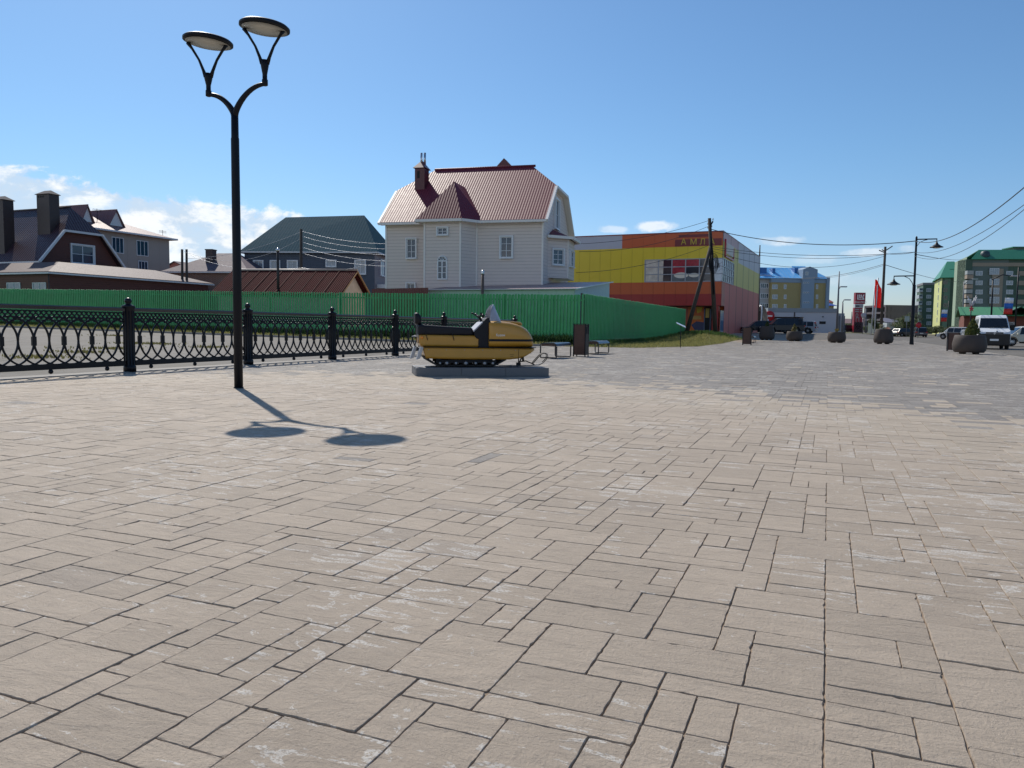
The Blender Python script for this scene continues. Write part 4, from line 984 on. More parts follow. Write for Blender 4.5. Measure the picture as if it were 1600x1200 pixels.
def shop():
    ang = -math.atan(.454); fr0 = Fr(1125.5, 80, ang); o = fr0.o; L = 30.0
    fr = fr0
    t = thing('shop', 'two-storey shop clad in red, yellow and terracotta metal panels with a corner strip window', 'shop', o, ang)
    z = lambda y, x=1225, c=0: fr.z(*z6(x, y), c)
    zt, zy1, zy0, zo, zd = z(152), z(268), z(549), z(645), z(737)
    DR = fr.x(1183, 0, 'x') if False else 31.0
    W0 = -L; ret = 3.6; rb = fr.hit(*z6(1258, 700), 0, 'x')[0]
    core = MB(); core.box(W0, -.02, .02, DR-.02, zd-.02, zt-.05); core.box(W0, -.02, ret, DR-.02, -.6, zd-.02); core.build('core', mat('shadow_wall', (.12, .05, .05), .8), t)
    XW = fr.x(z6(630, 0)[0]); xs = fr.x(z6(447, 0)[0]); xw1 = fr.x(z6(1213, 0)[0])
    def pan(x0, x1, a, b, m, nm='wall_panel'): MB().box(x0, x1, -.03, .0, a, b).build(nm, m, t)
    pan(W0, xs, zy1+.0, zt-.1, p_gr); pan(xs, 0, zy1, zt-.1, p_or); pan(W0, XW, zy0, zy1, p_y); wy1, wy0 = z(368), z(546); pan(XW, 0, wy1, zy1, p_y)
    pan(W0, 0, zo, zy0, p_or); pan(W0, 0, zd, zo, p_dr)
    MB().box(W0-.05, .06, -.09, DR, zt-.1, zt).build('parapet', M_('parapet_red', (.22, .02, .03)), t)
    # right flank: panel colours paled, sky sheen mixed into them
    def panr(y0, y1, a, b, m): MB().box(0, .03, y0, y1, a, b).build('wall_panel', m, t)
    yw = fr.hit(*z6(1328, 480), 0, 'x')[0]; zdg = zy0-.3
    panr(0, yw, wy1, zt-.1-(zt-zy1)*.62, p_py); panr(0, yw+3.5, zt-.1-(zt-zy1)*.62, zt-.1, M_('blush_sheen_panel', (.66, .42, .40), rough=.5, bump=('seam', 5., .6))); panr(yw+3.5, DR, zy1-.9, zt-.1, p_pw)
    panr(yw, yw+3.5, wy0, zt-.1-(zt-zy1)*.62, p_py); panr(yw+3.5, DR, wy0, zy1-.9, p_py); panr(0, rb, zo, wy0, M_('blush_sheen_dark', (.52, .17, .11), rough=.5)); panr(rb, DR, -.6, wy0, p_pk); panr(0, rb, zd, zo, p_dr)
    sr = MB(); sr.box(.03, .3, 1.5, rb, zd, zd+.01)
    # strip window round the corner
    g = MB().box(XW, -.0, -.02, 0, wy0, wy1).build('strip_window', p_gl, t); MB().box(0, .02, 0, yw, wy0, wy1).build('side_glass', p_gl, g)
    mu = MB(); n = 5; xw = [XW+(0-XW)*i/5.6 for i in range(6)]
    for x in xw: mu.box(x-.05, x+.05, -.09, -.02, wy0, wy1)
    for q in (0, .33, .66, 1): zz = wy0+(wy1-wy0)*q; mu.box(XW, .05, -.08, -.02, zz-.04, zz+.04); mu.box(.02, .08, -.02, yw, zz-.04, zz+.04)
    for i in range(7): y = yw*i/6; mu.box(.02, .09, y-.05, y+.05, wy0, wy1)
    mu.build('mullions', M_('grey_frame', (.35, .38, .42)), g)
    # what shows behind / in the strip window: banners and blinds
    rgl = random.Random(5)
    cell = [(0, 0, 'c'), (0, 1, 'c'), (0, 2, 'c'), (1, 0, 'd'), (1, 1, 'd'), (1, 2, 'd2'), (2, 0, 'g'), (2, 1, 'r'), (2, 2, 'r'), (3, 0, 'g'), (3, 1, 'd'), (3, 2, 'r'), (4, 0, 'b'), (4, 1, 'b'), (4, 2, 'b')]
    pal = {'c': mat('cream_blind', (.62, .58, .5), .15, var=.3, vs=1.5), 'd': p_dk, 'd2': p_dk, 'g': mat('grey_blind', (.16, .18, .19), .1, var=.2), 'r': mat('red_banner', (.36, .02, .04), .2, var=.5, vs=3), 'b': mat('brown_glass', (.09, .085, .09), .06, var=.3, vs=1)}
    for i, j, k in cell:
        x0, x1 = xw[i]+.06, xw[i+1]-.06; a = wy0+(wy1-wy0)*j/3+.05; b = wy0+(wy1-wy0)*(j+1)/3-.05
        if i == 0 and k == 'c': x1 = x1
        if i == 1: x0 = x0+(x1-x0)*.35; MB().box(xw[i]+.06, x0, -.028, -.02, a, b).build('pane', pal['c'], g)
        MB().box(x0, x1, -.028, -.02, a, b).build('pane', pal[k], g)
    for x, w in ((xw[2]+1.0, .75), (xw[3]+.9, .55)): MB().lathe([(w, -.006), (w, .0)], c=(0, 0, 0), seg=24, ax='y').build('ceiling_light', mat('pale_lamp', (.75, .7, .6), .3), g).matrix_local = Matrix.Translation((x, -.03, wy0+(wy1-wy0)*.28)) @ Matrix.Diagonal((1, 1, .4, 1))
    # signs
    a0, a1 = fr.x(z6(858, 0)[0]), fr.x(z6(1218, 0)[0]); MB().box(a0, a1, -.10, -.03, z(265), z(212)).build('sign_board', M_('sign_dark_red', (.17, .012, .02)), t)
    MB().box(fr.x(z6(885, 0)[0]), fr.x(z6(1130, 0)[0]), -.08, -.03, z(195), z(174)).build('sign_strip', M_('sign_dark_red', (.17, .012, .02)), t)
    yl = M_('yellow_letter', (.62, .45, .04)); hs = (z(216)-z(261))
    for ch_, x0 in (('А', 902), ('М', 972), ('Л', 1046), ('А', 1122)):
        text_part(ch_, hs/.70, yl, t, (fr.x(z6(x0, 0)[0], -.1), -.13, z(262, x0+10)), (math.pi/2, 0, 0), 'letter', .03, sx=1.0)
    y0, y1 = .9, 6.6; rd = M_('red_frame', (.45, .02, .05)); sg = MB()
    za, zb_ = zt-.75, zt-2.6
    for q0, q1, q2, q3 in ((y0, y1, zb_, zb_+.16), (y0, y0+.18, zb_, za), (y1-.18, y1, zb_, za-.5)): sg.box(.05, .2, q0, q1, q2, q3)
    sg = sg.build('sign_frame', rd, t); wl = M_('white_letter', (.75, .75, .78))
    for i in range(7): MB().box(.06, .18, y0+1.1+i*.65, y0+1.3+i*.65, zb_+.4, za-.3).build('letter_stroke', wl, sg)
    # entrance recess: painted wall, door, column
    gr = [(MB().box(fr.x(z6(a, 0)[0], ret), fr.x(z6(b, 0)[0], ret), ret-.03, ret, c, d), m) for a, b, c, d, m in (
        (600, 975, -.2, zd, M_('rust_wall', (.42, .09, .05))), (975, 1098, .25, zd, M_('orange_panel', (.70, .16, .02))), (1200, 1250, .25, zd, M_('orange_panel', (.70, .16, .02))), (600, 1255, -.5, .25, p_dr))]
    for b, m in gr: b.build('entrance_wall', m, t)
    gf = MB(); xx = lambda a: fr.x(z6(a, 0)[0], ret-.05)
    MB().prism([(xx(1035), zd-.05), (xx(1085), zd-.05), (xx(1075), zd-.6), (xx(1045), zd-.75)], ret-.05, ret-.03, 'y').build('painted_shape', p_y, t)
    MB().prism([(xx(1000), 1.5), (xx(1020), 1.9), (xx(1075), 1.9), (xx(1080), 1.5)], ret-.05, ret-.03, 'y').build('painted_shape', M_('sand_paint', (.6, .4, .12)), t)
    MB().prism([(xx(1000), .9), (xx(1040), 1.3), (xx(1098), 1.2), (xx(1098), .3), (xx(1030), .3)], ret-.055, ret-.035, 'y').build('painted_shape', M_('navy_paint', (.03, .05, .16)), t)
    dr = MB().box(xx(1100), xx(1195), ret-.12, ret, -.2, zd-.25).build('door', p_dk, t)
    MB().box(xx(1112), xx(1140), ret-.15, ret-.12, 1.7, 2.7).build('poster', M_('poster_yellow', (.65, .5, .1)), dr); MB().box(xx(1160), xx(1190), ret-.15, ret-.12, 1.6, 2.4).build('poster', M_('poster_grey', (.4, .42, .48)), dr)
    MB().box(xx(1100), xx(1106), ret-.17, ret-.12, -.2, zd-.25).box(xx(1146), xx(1152), ret-.17, ret-.12, -.2, zd-.25).build('door_frame', M_('blue_frame', (.15, .22, .38)), dr)
    MB().box(-.9, -.25, .15, .8, -.5, zd).build('column', p_dr, t)
    MB().box(.0, .04, rb-2.2, rb-.2, .0, zd-.5).build('side_window', mat('blue_glass', (.18, .25, .36), .1), t)
    MB().box(-9, 2.5, -1.2, ret, -.45, -.33).build('step', m_conc, t)
shop()

# ================================================================== LEFT HAND HOUSES
m_tileB = mat('brown_metal_tile', (.060, .030, .036), .45, var=.06, vs=2, bump=('tile', .32, .36, .03), spec=.4)
m_brn = mat('brown_siding', (.13, .048, .038), .55, var=.04, vs=2, bump=('siding', .2))
m_brnd = mat('dark_brown_panel', (.055, .038, .036), .5, var=.06)
m_wt = mat('white_trim', (.72, .72, .72), .5, var=.03)
def z1(x, y): return x/3.75, 280+y/3.75
def brown_house():
    fr = Fr(80, 69, PA); t = thing('house', 'dark brown house with steep half-hipped tile roof, two wide chimneys and low side wing', 'house', fr.o, PA)
    ze = fr.z(60, 424.8); wx, wy = -17, 19.0; w = MB(); w.box(wx, 0, 0, wy, -.4, ze); w.build('wall', m_brn, t)
    # low hipped skirt roof with a flat deck
    i = 4.2; zi = ze+1.25; x0, x1, y0, y1 = wx-.4, .45, -.45, wy+.4; m = MB()
    a = [(x0, y0, ze), (x1, y0, ze), (x1, y1, ze), (x0, y1, ze)]; b = [(x0+i, y0+i, zi), (x1-i, y0+i, zi), (x1-i, y1-i, zi), (x0+i, y1-i, zi)]
    for k in range(4): slab(m, [a[k], a[(k+1) % 4], b[(k+1) % 4], b[k]], .08)
    slab(m, b, .08); lr = m.build('wing_roof', mat('low_roof_tile', (.15, .11, .105), .6, var=.05, bump=('tile', .32, .36, .010), spec=.10), t)
    fascia([(p[0], p[1], ze-.14) for p in a], True, .10, m_wt, t)
    MB().tube([(.3, -.32, ze-.1), (.3, -.32, -.2)], .05, 8).build('downpipe', m_brnd, t)
    for a_, b_ in ((45, 120), (195, 270)): win_px(t, fr, a_/3.75, 280+605/3.75, b_/3.75, 280+690/3.75, 0, glass=m_glass2, cols=2)
    # main block
    o = at(66, 505, 76.0); lo = (Vector((o.x, o.y, 0))-fr.o); X1 = lo.dot(fr.X); Y0 = lo.dot(fr.Y); Dp = 8.9; Y1 = Y0+Dp; X0 = X1-14.5
    zb = zi-.3; zeE = fr.z(*z1(225, 476), Y0-.5); zr = fr.z(*z1(300, 172), Y0+Dp/2); tc = .56; ov = .5
    w = MB(); zc = zeE+(zr-zeE)*tc; ya = Y0-ov+(Dp/2+ov)*tc; yb = Y1+ov-(Dp/2+ov)*tc
    w.poly([(X1, Y0, ze-.5), (X1, Y1, ze-.5), (X1, Y1, zeE+.2), (X1, yb, zc-.2), (X1, ya, zc-.2), (X1, Y0, zeE+.2)]); w.poly([(X0, Y0, ze-.5), (X1, Y0, ze-.5), (X1, Y0, zeE+.3), (X0, Y0, zeE+.3)]); w.poly([(X0, Y1, ze-.5), (X1, Y1, ze-.5), (X1, Y1, zeE), (X0, Y1, zeE)]); w.build('gable_wall', m_brn, t)
    rf = jerkin(X0-.4, X1+.6, Y0-ov, Y1+ov, zeE, zr, tc, 1.9).build('roof', m_tileB, t)
    x = X1+.6; fascia([(x, Y0-ov, zeE-.1), (x, ya, zc-.1), (x, yb, zc-.1), (x, Y1+ov, zeE-.1)], r=.15, m=m_wt, parent=t); fascia([(X0, Y0-ov, zeE-.12), (x, Y0-ov, zeE-.12)], r=.1, m=m_wt, parent=t)
    MB().tube([(X0+2, (Y0+Y1)/2, zr+.02), (X1-1.3, (Y0+Y1)/2, zr+.02)], .1, 6).build('ridge_cap', m_brnd, rf)
    a1 = fr.hit(*z1(418, 490), X1, 'x'); a2 = fr.hit(*z1(546, 395), X1, 'x'); window(t, (X1, a1[0], a1[1]), math.pi/2, a2[0]-a1[0], a2[1]-a1[1], cols=2, rows=2, trim=.1, fw=.1)
    for (p0, p1, top, yc) in ((229, 350, 88, Y0+1.9), (-90, 80, 125, Y0+.2)):
        x0_, x1_ = fr.x(p0/3.75, yc), fr.x(p1/3.75, yc); x0_, x1_ = x0_+.25, x1_-.95; zt = fr.z(p0/3.75, 280+top/3.75, yc)
        ch = MB().box(x0_, x1_, yc, yc+1.1, ze, zt).build('chimney', m_brnd, rf); hip(x0_-.12, x1_+.12, yc-.12, yc+1.22, zt, zt+.42, .55, .05).build('cap', mat('grey_cap', (.13, .115, .115), .75, spec=.1), ch)
        vn = MB()
        for q in range(3): vn.box(x0_+.2+q*.34, x0_+.36+q*.34, yc-.02, yc, zt-.35, zt-.15)
        vn.build('vent', mat('dark_vent', (.02, .02, .02), .8), ch)
brown_house()
def beige_house():
    fr = Fr(267, 99, PA); ye = 0
    t = thing('house', 'three-storey beige house with a pinkish hipped roof and triangular dormers behind the brown house', 'house', fr.o, PA)
    Y1 = 0; Y0 = -16.0; X0 = -14; ze = fr.z(*z1(1000, 352))
    MB().box(X0, 0, Y0, Y1, -.5, ze).build('wall', mat('beige_render', (.42, .36, .31), .7, var=.04, vs=1, bump=('seam', 1.6, .05)), t)
    mr = mat('pink_metal_tile', (.20, .11, .11), .5, var=.05, bump=('tile', .35, .36, .012), spec=.15); zr = ze+2.9
    m = MB(); e = .7; xm = X0/2; A = (X0-e, Y0-e, ze); B = (e, Y0-e, ze); C_ = (e, Y1+e, ze); D_ = (X0-e, Y1+e, ze); R1 = (xm, Y0+5, zr); R2 = (xm, Y1-6.5, zr)
    slab(m, [B, C_, R2, R1]); slab(m, [C_, D_, R2]); slab(m, [D_, A, R1, R2]); slab(m, [A, B, R1]); rf = m.build('roof', mr, t)
    fascia([A, B, C_, D_], True, .13, m_wt, t)
    for px0, px1 in ((585, 735), (465, 558)):
        xq = -2.0; y0 = fr.x(px0/3.75+18 if px0 == 585 else px0/3.75+8, xq, 'x'); y1 = fr.x(px1/3.75, xq, 'x'); ym = (y0+y1)/2; zb = ze+.9; zt = zb+2.1
        d = MB(); slab(d, [(xq+.25, y0-.2, zb), (xq+.25, ym, zt), (xm, ym, zt), (xm, y0-.2, zb)], .08); slab(d, [(xq+.25, y1+.2, zb), (xq+.25, ym, zt), (xm, ym, zt), (xm, y1+.2, zb)], .08); dd = d.build('dormer', mr, rf)
        MB().prism([(y0, zb), (y1, zb), (ym, zt-.1)], xq-.05, xq+.02, 'x').build('gable', m_wt, dd)
    for a, b, c, d in ((655, 345, 722, 430), (800, 365, 866, 447), (810, 482, 864, 540)):
        win_px(t, fr, a/3.75, 280+b/3.75, b and c/3.75, 280+d/3.75, 0, 'x', cols=3, fw=.08, glass=m_glass)
    for i, (px, py, h) in enumerate(((587, 175, 2), (965, 300, 1.6))):
        yy = fr.x(px/3.75, xm/2, 'x'); zt = fr.z(px/3.75, 280+py/3.75, xm/2, 'x'); a = MB(); a.tube([(xm/2, yy, zt-2.5), (xm/2, yy, zt)], .03, 5)
        for q in (0, .3, .6): a.tube([(xm/2, yy-.6, zt-.1-q*.4), (xm/2, yy+.6, zt-.1-q*.4)], .02, 4)
        a.build('antenna', m_blk, rf)
beige_house()
def z3(x, y): return 300+x/4, 320+y/4
def blue_house():
    ang = R_(-5); fr = Fr(383.5, 95, ang); t = thing('house', 'dark blue-grey house with a large teal hipped tile roof left of the cream house', 'house', fr.o, ang)
    L = fr.x(z3(1142, 0)[0]); D = 13; ze = fr.z(*z3(700, 299)); zr = fr.z(*z3(1075, 66), D/2)
    mw = mat('slate_siding', (.075, .098, .14), .55, var=.04, bump=('siding', .22)); w = MB(); w.box(0, L, 0, D, -.4, ze); w.build('wall', mw, t)
    MB().box(L, L+.03, 0, D, 0, ze-.05).build('flank_wall', mat('lilac_siding', (.26, .22, .24), .55, bump=('siding', .22)), t)
    x0, x1 = fr.x(z3(592, 0)[0], D/2), fr.x(z3(1078, 0)[0], D/2); e = .55; m = MB(); A, B, C_, D_ = (-e, -e, ze), (L+e, -e, ze), (L+e, D+e, ze), (-e, D+e, ze); R1, R2 = (x0, D/2, zr-.25), (x1, D/2, zr)
    slab(m, [A, B, R2, R1]); slab(m, [B, C_, R2]); slab(m, [C_, D_, R1, R2]); slab(m, [D_, A, R1]); m.build('roof', mat('teal_metal_tile', (.005, .062, .092), .8, var=.06, bump=('tile', .36, .38, .010), spec=.04), t)
    fascia([A, B, C_, D_], True, .11, m_wt, t)
    for a, b, c, d in ((385, 347, 448, 425), (490, 347, 552, 425), (597, 347, 662, 425), (838, 345, 903, 390), (1018, 345, 1088, 436)):
        win_px(t, fr, *z3(a+5, b+5), *z3(c-5, d-5), 0, cols=2, trim=.12, glass=m_glass2)
    win_px(t, fr, *z3(1176, 355), *z3(1204, 440), L+.03, 'x', cols=2, trim=.1, glass=m_glass2)
    MB().box(L, L+3, 1, 6, fr.z(*z3(1180, 515), L, 'x')-.2, fr.z(*z3(1180, 502), L, 'x')).build('porch_roof', m_wt, t)
blue_house()
def brick_house():
    fr = Fr(262, 90, R_(-8)); t = thing('house', 'low brick house with a wide purple-grey hipped roof, partly behind the lamp post', 'house', fr.o, R_(-8))
    L = fr.x(386); D = 10; ze = fr.z(330, 424.5); zr = fr.z(*z3(150, 303), D/2)
    MB().box(0, L, 0, D, -.4, ze).build('wall', mat('brick_wall', (.26, .11, .07), .8, bump=('brick', .4, .12, .02)), t)
    rf = hip(-.5, L+.5, -.5, D+.5, ze, zr, 4.2).build('roof', mat('mauve_metal_tile', (.15, .115, .13), .7, bump=('tile', .36, .38, .010), spec=.1), t); fascia([(-.5, -.5, ze-.1), (L+.5, -.5, ze-.1), (L+.5, D+.5, ze-.1)], r=.1, m=m_wt, parent=t)
    x0, x1 = fr.x(z3(92, 0)[0], 2), fr.x(z3(143, 0)[0], 2); zt = fr.z(*z3(110, 282), 2); ch = MB().box(x0, x1-.2, 2, 3, ze, zt).build('chimney', mat('dark_chimney', (.09, .065, .06), .6), rf); MB().box(x0-.06, x1-.14, 1.94, 3.06, zt, zt+.1).build('cap', m_brnd, ch)
brick_house()
def pink_house():
    fr = Fr(266, 110, R_(-20)); t = thing('house', 'small pink gabled house glimpsed beyond the twin power poles', 'house', fr.o, R_(-20)); L = fr.x(286); ze = fr.z(270, 415); zr = fr.z(276, 408)
    MB().box(0, L, 0, 7, -.4, ze).build('wall', mat('pink_render', (.42, .17, .15), .8), t); m = MB(); slab(m, [(-.3, -.3, ze), (L/2, -.3, zr), (L/2, 7.3, zr), (-.3, 7.3, ze)]); slab(m, [(L+.3, -.3, ze), (L/2, -.3, zr), (L/2, 7.3, zr), (L+.3, 7.3, ze)]); m.build('roof', mat('mauve_metal_tile', (.17, .135, .15), .35), t)
    MB().prism([(0, ze), (L, ze), (L/2, zr-.05)], 0, .05, 'y').build('gable', mat('pink_render', (.42, .17, .15), .8), t)
pink_house()
def sheds():
    ang = R_(-9); fr = Fr(*((z3(165, 0)[0]), 61), ang); t = thing('shed', 'long shed with a rusty brown corrugated roof and pale gable behind the green fence', 'shed', fr.o, ang)
    L = fr.x(z3(905, 0)[0]); D = 6.4; zr = fr.z(*z3(650, 411), D/2); ze = zr-2.1
    m = MB(); e = .5; yo = .5; sh = 2.6*0
    slab(m, [(-e, -yo, ze), (L+e, -yo, ze), (L+e, D/2, zr), (-e, D/2, zr)], .05); slab(m, [(-e, D+yo, ze), (L+e, D+yo, ze), (L+e, D/2, zr), (-e, D/2, zr)], .05)
    rf = m.build('roof', mat('rusty_corrugated', (.075, .018, .018), .85, spec=.04, var=.18, vs=1.2, bump=('corr', .16, .03)), t)
    se = MB(); n = 10
    for i in range(1, n):
        x = L*i/n; sl = (zr-ze)/(D/2+yo); se.hexa([(x, -yo, ze+.03), (x+.04, -yo, ze+.03), (x+.04, D/2, zr+.03), (x, D/2, zr+.03), (x, -yo, ze+.06), (x+.04, -yo, ze+.06), (x+.04, D/2, zr+.06), (x, D/2, zr+.06)])
    se.build('seam', mat('pale_rust', (.14, .07, .06), .8, spec=.05), rf)
    MB().tube([(-e, D/2, zr+.04), (L+e, D/2, zr+.04)], .1, 6).build('ridge_cap', mat('ridge_zinc', (.30, .25, .22), .5), rf)
    g = mat('weathered_plaster', (.42, .38, .32), .85, var=.15); MB().prism([(0, 0), (D, 0), (D, ze), (D/2, zr-.1), (0, ze)], L-.1, L, 'x').build('gable_wall', g, t); MB().box(0, L-.1, 0, D, 0, ze).build('wall', g, t)
    wd = mat('ochre_wood', (.30, .18, .08), .8, bump=('wood', 'h')); fascia([(L+e, -yo, ze-.1), (L+e, D/2, zr-.08)], r=.07, m=wd, parent=t, name='barge_board'); fascia([(L+e, D+yo, ze-.1), (L+e, D/2, zr-.08)], r=.07, m=wd, parent=t, name='barge_board')
    xp = fr.x(z3(541, 0)[0], .3); zt = fr.z(*z3(541, 285), .3); p = MB().tube([(xp, .3, ze-.3), (xp, .3, zt)], .105, 10).build('stove_pipe', mat('sooty_pipe', (.03, .025, .025), .6), t); MB().lathe([(.12, zt-.1), (.15, zt), (.15, zt+.08), (.04, zt+.2)], c=(xp, .3, 0), seg=12).build('cap', m_alu, p)
    # mint shed
    fr = Fr(897, 49.5, PA); t = thing('shed', 'low mint-green shed with flat pinkish roof and rusty flue pipe below the cream house', 'shed', fr.o, PA)
    zf = fr.z(897, 451.5); Dd = 8.4; zbk = fr.z(949, 440, Dd) if False else fr.hit(948, 440.5, 0, 'x')[1]
    ang2 = 0
    Lx = fr.x(668); w = MB(); w.prism([(0, 0), (Dd, 0), (Dd, zbk), (0, zf)], Lx, 0, 'x'); w.build('wall', mat('mint_board', (.42, .58, .50), .6, var=.04, bump=('seam', 1.2, .06)), t)
    w = MB(); w.poly([(.012, 0, 0), (.012, Dd, 0), (.012, Dd, zbk), (.012, 0, zf)]); w.build('end_wall', mat('pale_blue_board', (.55, .61, .64), .6), t)
    m = MB(); slab(m, [(Lx-.3, -.25, zf+.02), (.2, -.25, zf+.02), (.2, Dd+.2, zbk+.06), (Lx-.3, Dd+.2, zbk+.06)], .05); m.build('roof', mat('pink_corrugated', (.36, .24, .24), .4, var=.08, bump=('corr', .2, .03)), t); fascia([(.22, -.25, zf), (.22, Dd+.2, zbk+.04)], r=.05, m=m_wt, parent=t); fascia([(Lx-.3, -.26, zf), (.2, -.26, zf)], r=.03, m=m_wt, parent=t)
    xp = fr.x(753.5, -.4); z0, z1_ = fr.z(753, 452, -.4)-.8, fr.z(753, 426.5, -.4)
    p = MB().tube([(xp, -.4, 0), (xp, -.4, z1_)], .10, 10).build('flue_pipe', mat('rusty_pipe', (.13, .085, .07), .6, var=.4, vs=4), t); MB().lathe([(.12, z1_-.12), (.12, z1_), (.10, z1_+.05), (.14, z1_+.12), (.03, z1_+.2)], c=(xp, -.4, 0), seg=12).build('cap', m_alu, p)
    a = at(581, 505, 55); b = at(668, 505, 52); d = b-a; t = thing('metal_fence', 'short dark red corrugated fence just above the green fence, left of the mint shed', 'fence', (a.x, a.y, 0), math.atan2(d.y, d.x))
    MB().box(0, d.length, 0, .06, 0, at(620, 450.5, 53.5).z).build('sheet', mat('red_corrugated', (.16, .03, .025), .5, bump=('corr', .2, .03)), t)
sheds()

# ================================================================== FAR BUILDINGS ON THE RIGHT
def z7(x, y): return 1160+x/6, 360+y/6
def z8(x, y): return 1370+x/4, 270+y/4
def grid_windows(t, fr, xs, ys, c=0, ax='y', **k):
    for y0, y1 in ys:
        for x0, x1 in xs: win_px(t, fr, x0, y0, x1, y1, c, ax, **k)
m_fw = mat('pale_frame', (.62, .66, .70), .5, var=.02)
def blue_block():
    ang = R_(4); fr = Fr(z7(258, 0)[0], 215, ang); t = thing('apartment_block', 'ochre and grey-blue apartment block with a bright blue roof and gabled stair tower', 'apartment block', fr.o, ang)
    f = lambda x, c=0: fr.x(z7(x, 0)[0], c); z = lambda y, x=500, c=0: fr.z(*z7(x, y), c)
    och = mat('ochre_render', (.40, .32, .14), .75, var=.04, vs=.4, bump=('seam', .6, .05)); gb = mat('grey_blue_render', (.25, .34, .44), .75, var=.04, vs=.4); lg = mat('pale_grey_render', (.42, .42, .42), .75, var=.04, vs=.4); br = mat('bright_blue_roof', (.13, .42, .78), .35, var=.05, bump=('seam', 1.2, .15)); brd = mat('blue_dormer', (.03, .14, .38), .5)
    xl, x0, x1, x2, x3 = f(60), 0, f(535), f(660), f(775); D = 13
    zt = z(490); zb = z(452); W_ = MB().box(x0, x3, 0, D, -1, zt).build('wall', och, t); MB().box(x0, x3+.1, -.15, D, zt, zb).build('attic_band', gb, t)
    MB().box(xl, x0-.02, 1.5, D+2, -1, z(418, 190, 1.5)).build('grey_wing', lg, t)
    tw = MB(); zt2 = z(365, 600, -1); ztp = z(338, 612, -1); tw.prism([(x1, -1), (f(660, -1), -1), (f(660, -1), z(440, 600, -1)), (f(686, -1), z(440, 600, -1)), (f(686, -1), zt2), (f(612, -1), ztp), (x1, zt2)], -1.0, 5, 'y'); tw.build('stair_tower', gb, t)
    m = MB(); e = .6; zr = z(350, 400, D/2); slab(m, [(xl-2, -e+1, zb+.1), (x1, -e, zb+.1), (x1, D/2, zr), (xl-2, D/2, zr)], .2); slab(m, [(x1, -e, zb+.1), (x3+e, -e, zb+.1), (x2, D/2, zb+4), (x1, D/2, zb+4)], .2); slab(m, [(xl-2, D+e, zb+.1), (x3+e, D+e, zb+.1), (x2, D/2, zr), (xl-2, D/2, zr)], .2); slab(m, [(x3+e, -e, zb+.1), (x3+e, D+e, zb+.1), (x2, D/2, zb+4)], .2)
    rf = m.build('roof', br, t)
    for a, b, y0, y1 in ((130, 210, 348, 410), (265, 290, 355, 400), (470, 503, 350, 420)): MB().box(f(a, 3), f(b, 3), 3, 5.5, z(y1, a, 3)-.5, z(y0, a, 3)).build('dormer', brd, rf)
    ys = [(z7(0, q)[1], z7(0, q+42)[1]) for q in (508, 602, 692)]
    grid_windows(t, fr, [(z7(278, 0)[0], z7(330, 0)[0]), (z7(387, 0)[0], z7(413, 0)[0]), (z7(688, 0)[0], z7(710, 0)[0])], ys, 0, cols=2, frm=m_fw, glass=m_glass2, fw=.12)
    ys = [(z7(0, q)[1], z7(0, q+48)[1]) for q in (495, 590, 682)]
    grid_windows(t, fr, [(z7(165, 0)[0], z7(245, 0)[0])], ys, 1.5, cols=4, frm=m_fw, glass=m_glass, fw=.14); grid_windows(t, fr, [(z7(100, 0)[0], z7(145, 0)[0])], ys, 1.5, cols=2, frm=m_fw, glass=m_glass, fw=.14)
    ys = [(z7(0, q)[1], z7(0, q+14)[1]) for q in (484, 575, 668)]
    grid_windows(t, fr, [(z7(q, 0)[0], z7(q+14, 0)[0]) for q in (572, 591, 610)], ys, -1, cols=1, frm=m_fw, fw=.08)
    win_px(t, fr, *z7(590, 388), *z7(618, 420), -1, cols=1, frm=m_fw, glass=m_glass2, fw=.12)
    MB().box(x3-.3, x3+.6, -.6, D, -1, zb+.5).build('side_pier', gb, t)
blue_block()
def low_white():
    ang = R_(-6); fr = Fr(z7(240, 0)[0], 132, ang); t = thing('store_building', 'long low white-walled building with a grey parapet and dark porch behind the parked cars', 'building', fr.o, ang)
    f = lambda x, c=0: fr.x(z7(x, 0)[0], c); z = lambda y, x=600, c=0: fr.z(*z7(x, y), c); L = f(888); wl = mat('white_sheet_wall', (.50, .52, .56), .6, var=.04, vs=.5)
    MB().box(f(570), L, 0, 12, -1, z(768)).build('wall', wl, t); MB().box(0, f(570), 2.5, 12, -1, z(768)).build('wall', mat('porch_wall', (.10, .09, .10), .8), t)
    MB().box(-.1, L+.1, -.15, 12.1, z(768), z(730)).build('parapet', mat('grey_sheet', (.26, .30, .33), .6), t); MB().box(0, f(570), -.1, 2.5, z(812), z(770)).build('porch_beam', wl, t)
    MB().box(f(478), f(490), -.14, -.1, z(812), z(768)).build('downpipe', m_brnd, t); MB().box(f(722), f(780), -.06, 0, z(876), z(851)).build('vent', mat('dark_vent', (.02, .02, .02), .8), t); MB().box(f(745), f(757), -.2, 0, z(812), z(804)).build('lamp_box', mat('dark_vent', (.02, .02, .02), .8), t)
    MB().box(L+.05, f(972), 1, 8, -1, z(776, 930)).build('annex', mat('grey_annex', (.36, .38, .40), .7), t)
    for q in (905, 930, 950): MB().box(f(q, .95), f(q+10, .95), .93, 1, z(940, q), z(800, q)).build('annex_panel', mat('dark_annex', (.12, .13, .15), .5), t)
    s = MB().lathe([(.0, -.05), (.85, -.05), (.85, .0)], seg=20, ax='y'); s.lathe([(.85, -.04), (.86, 0)], seg=20, ax='y')
    r = s.build('round_sign', mat('sign_red', (.5, .02, .03), .4), t); r.location = (f(252, -.4), -.4, z(802, 252, -.4)); MB().box(-.45, .45, -.07, -.05, -.12, .12).build('sign_bar', m_white, r)
low_white()
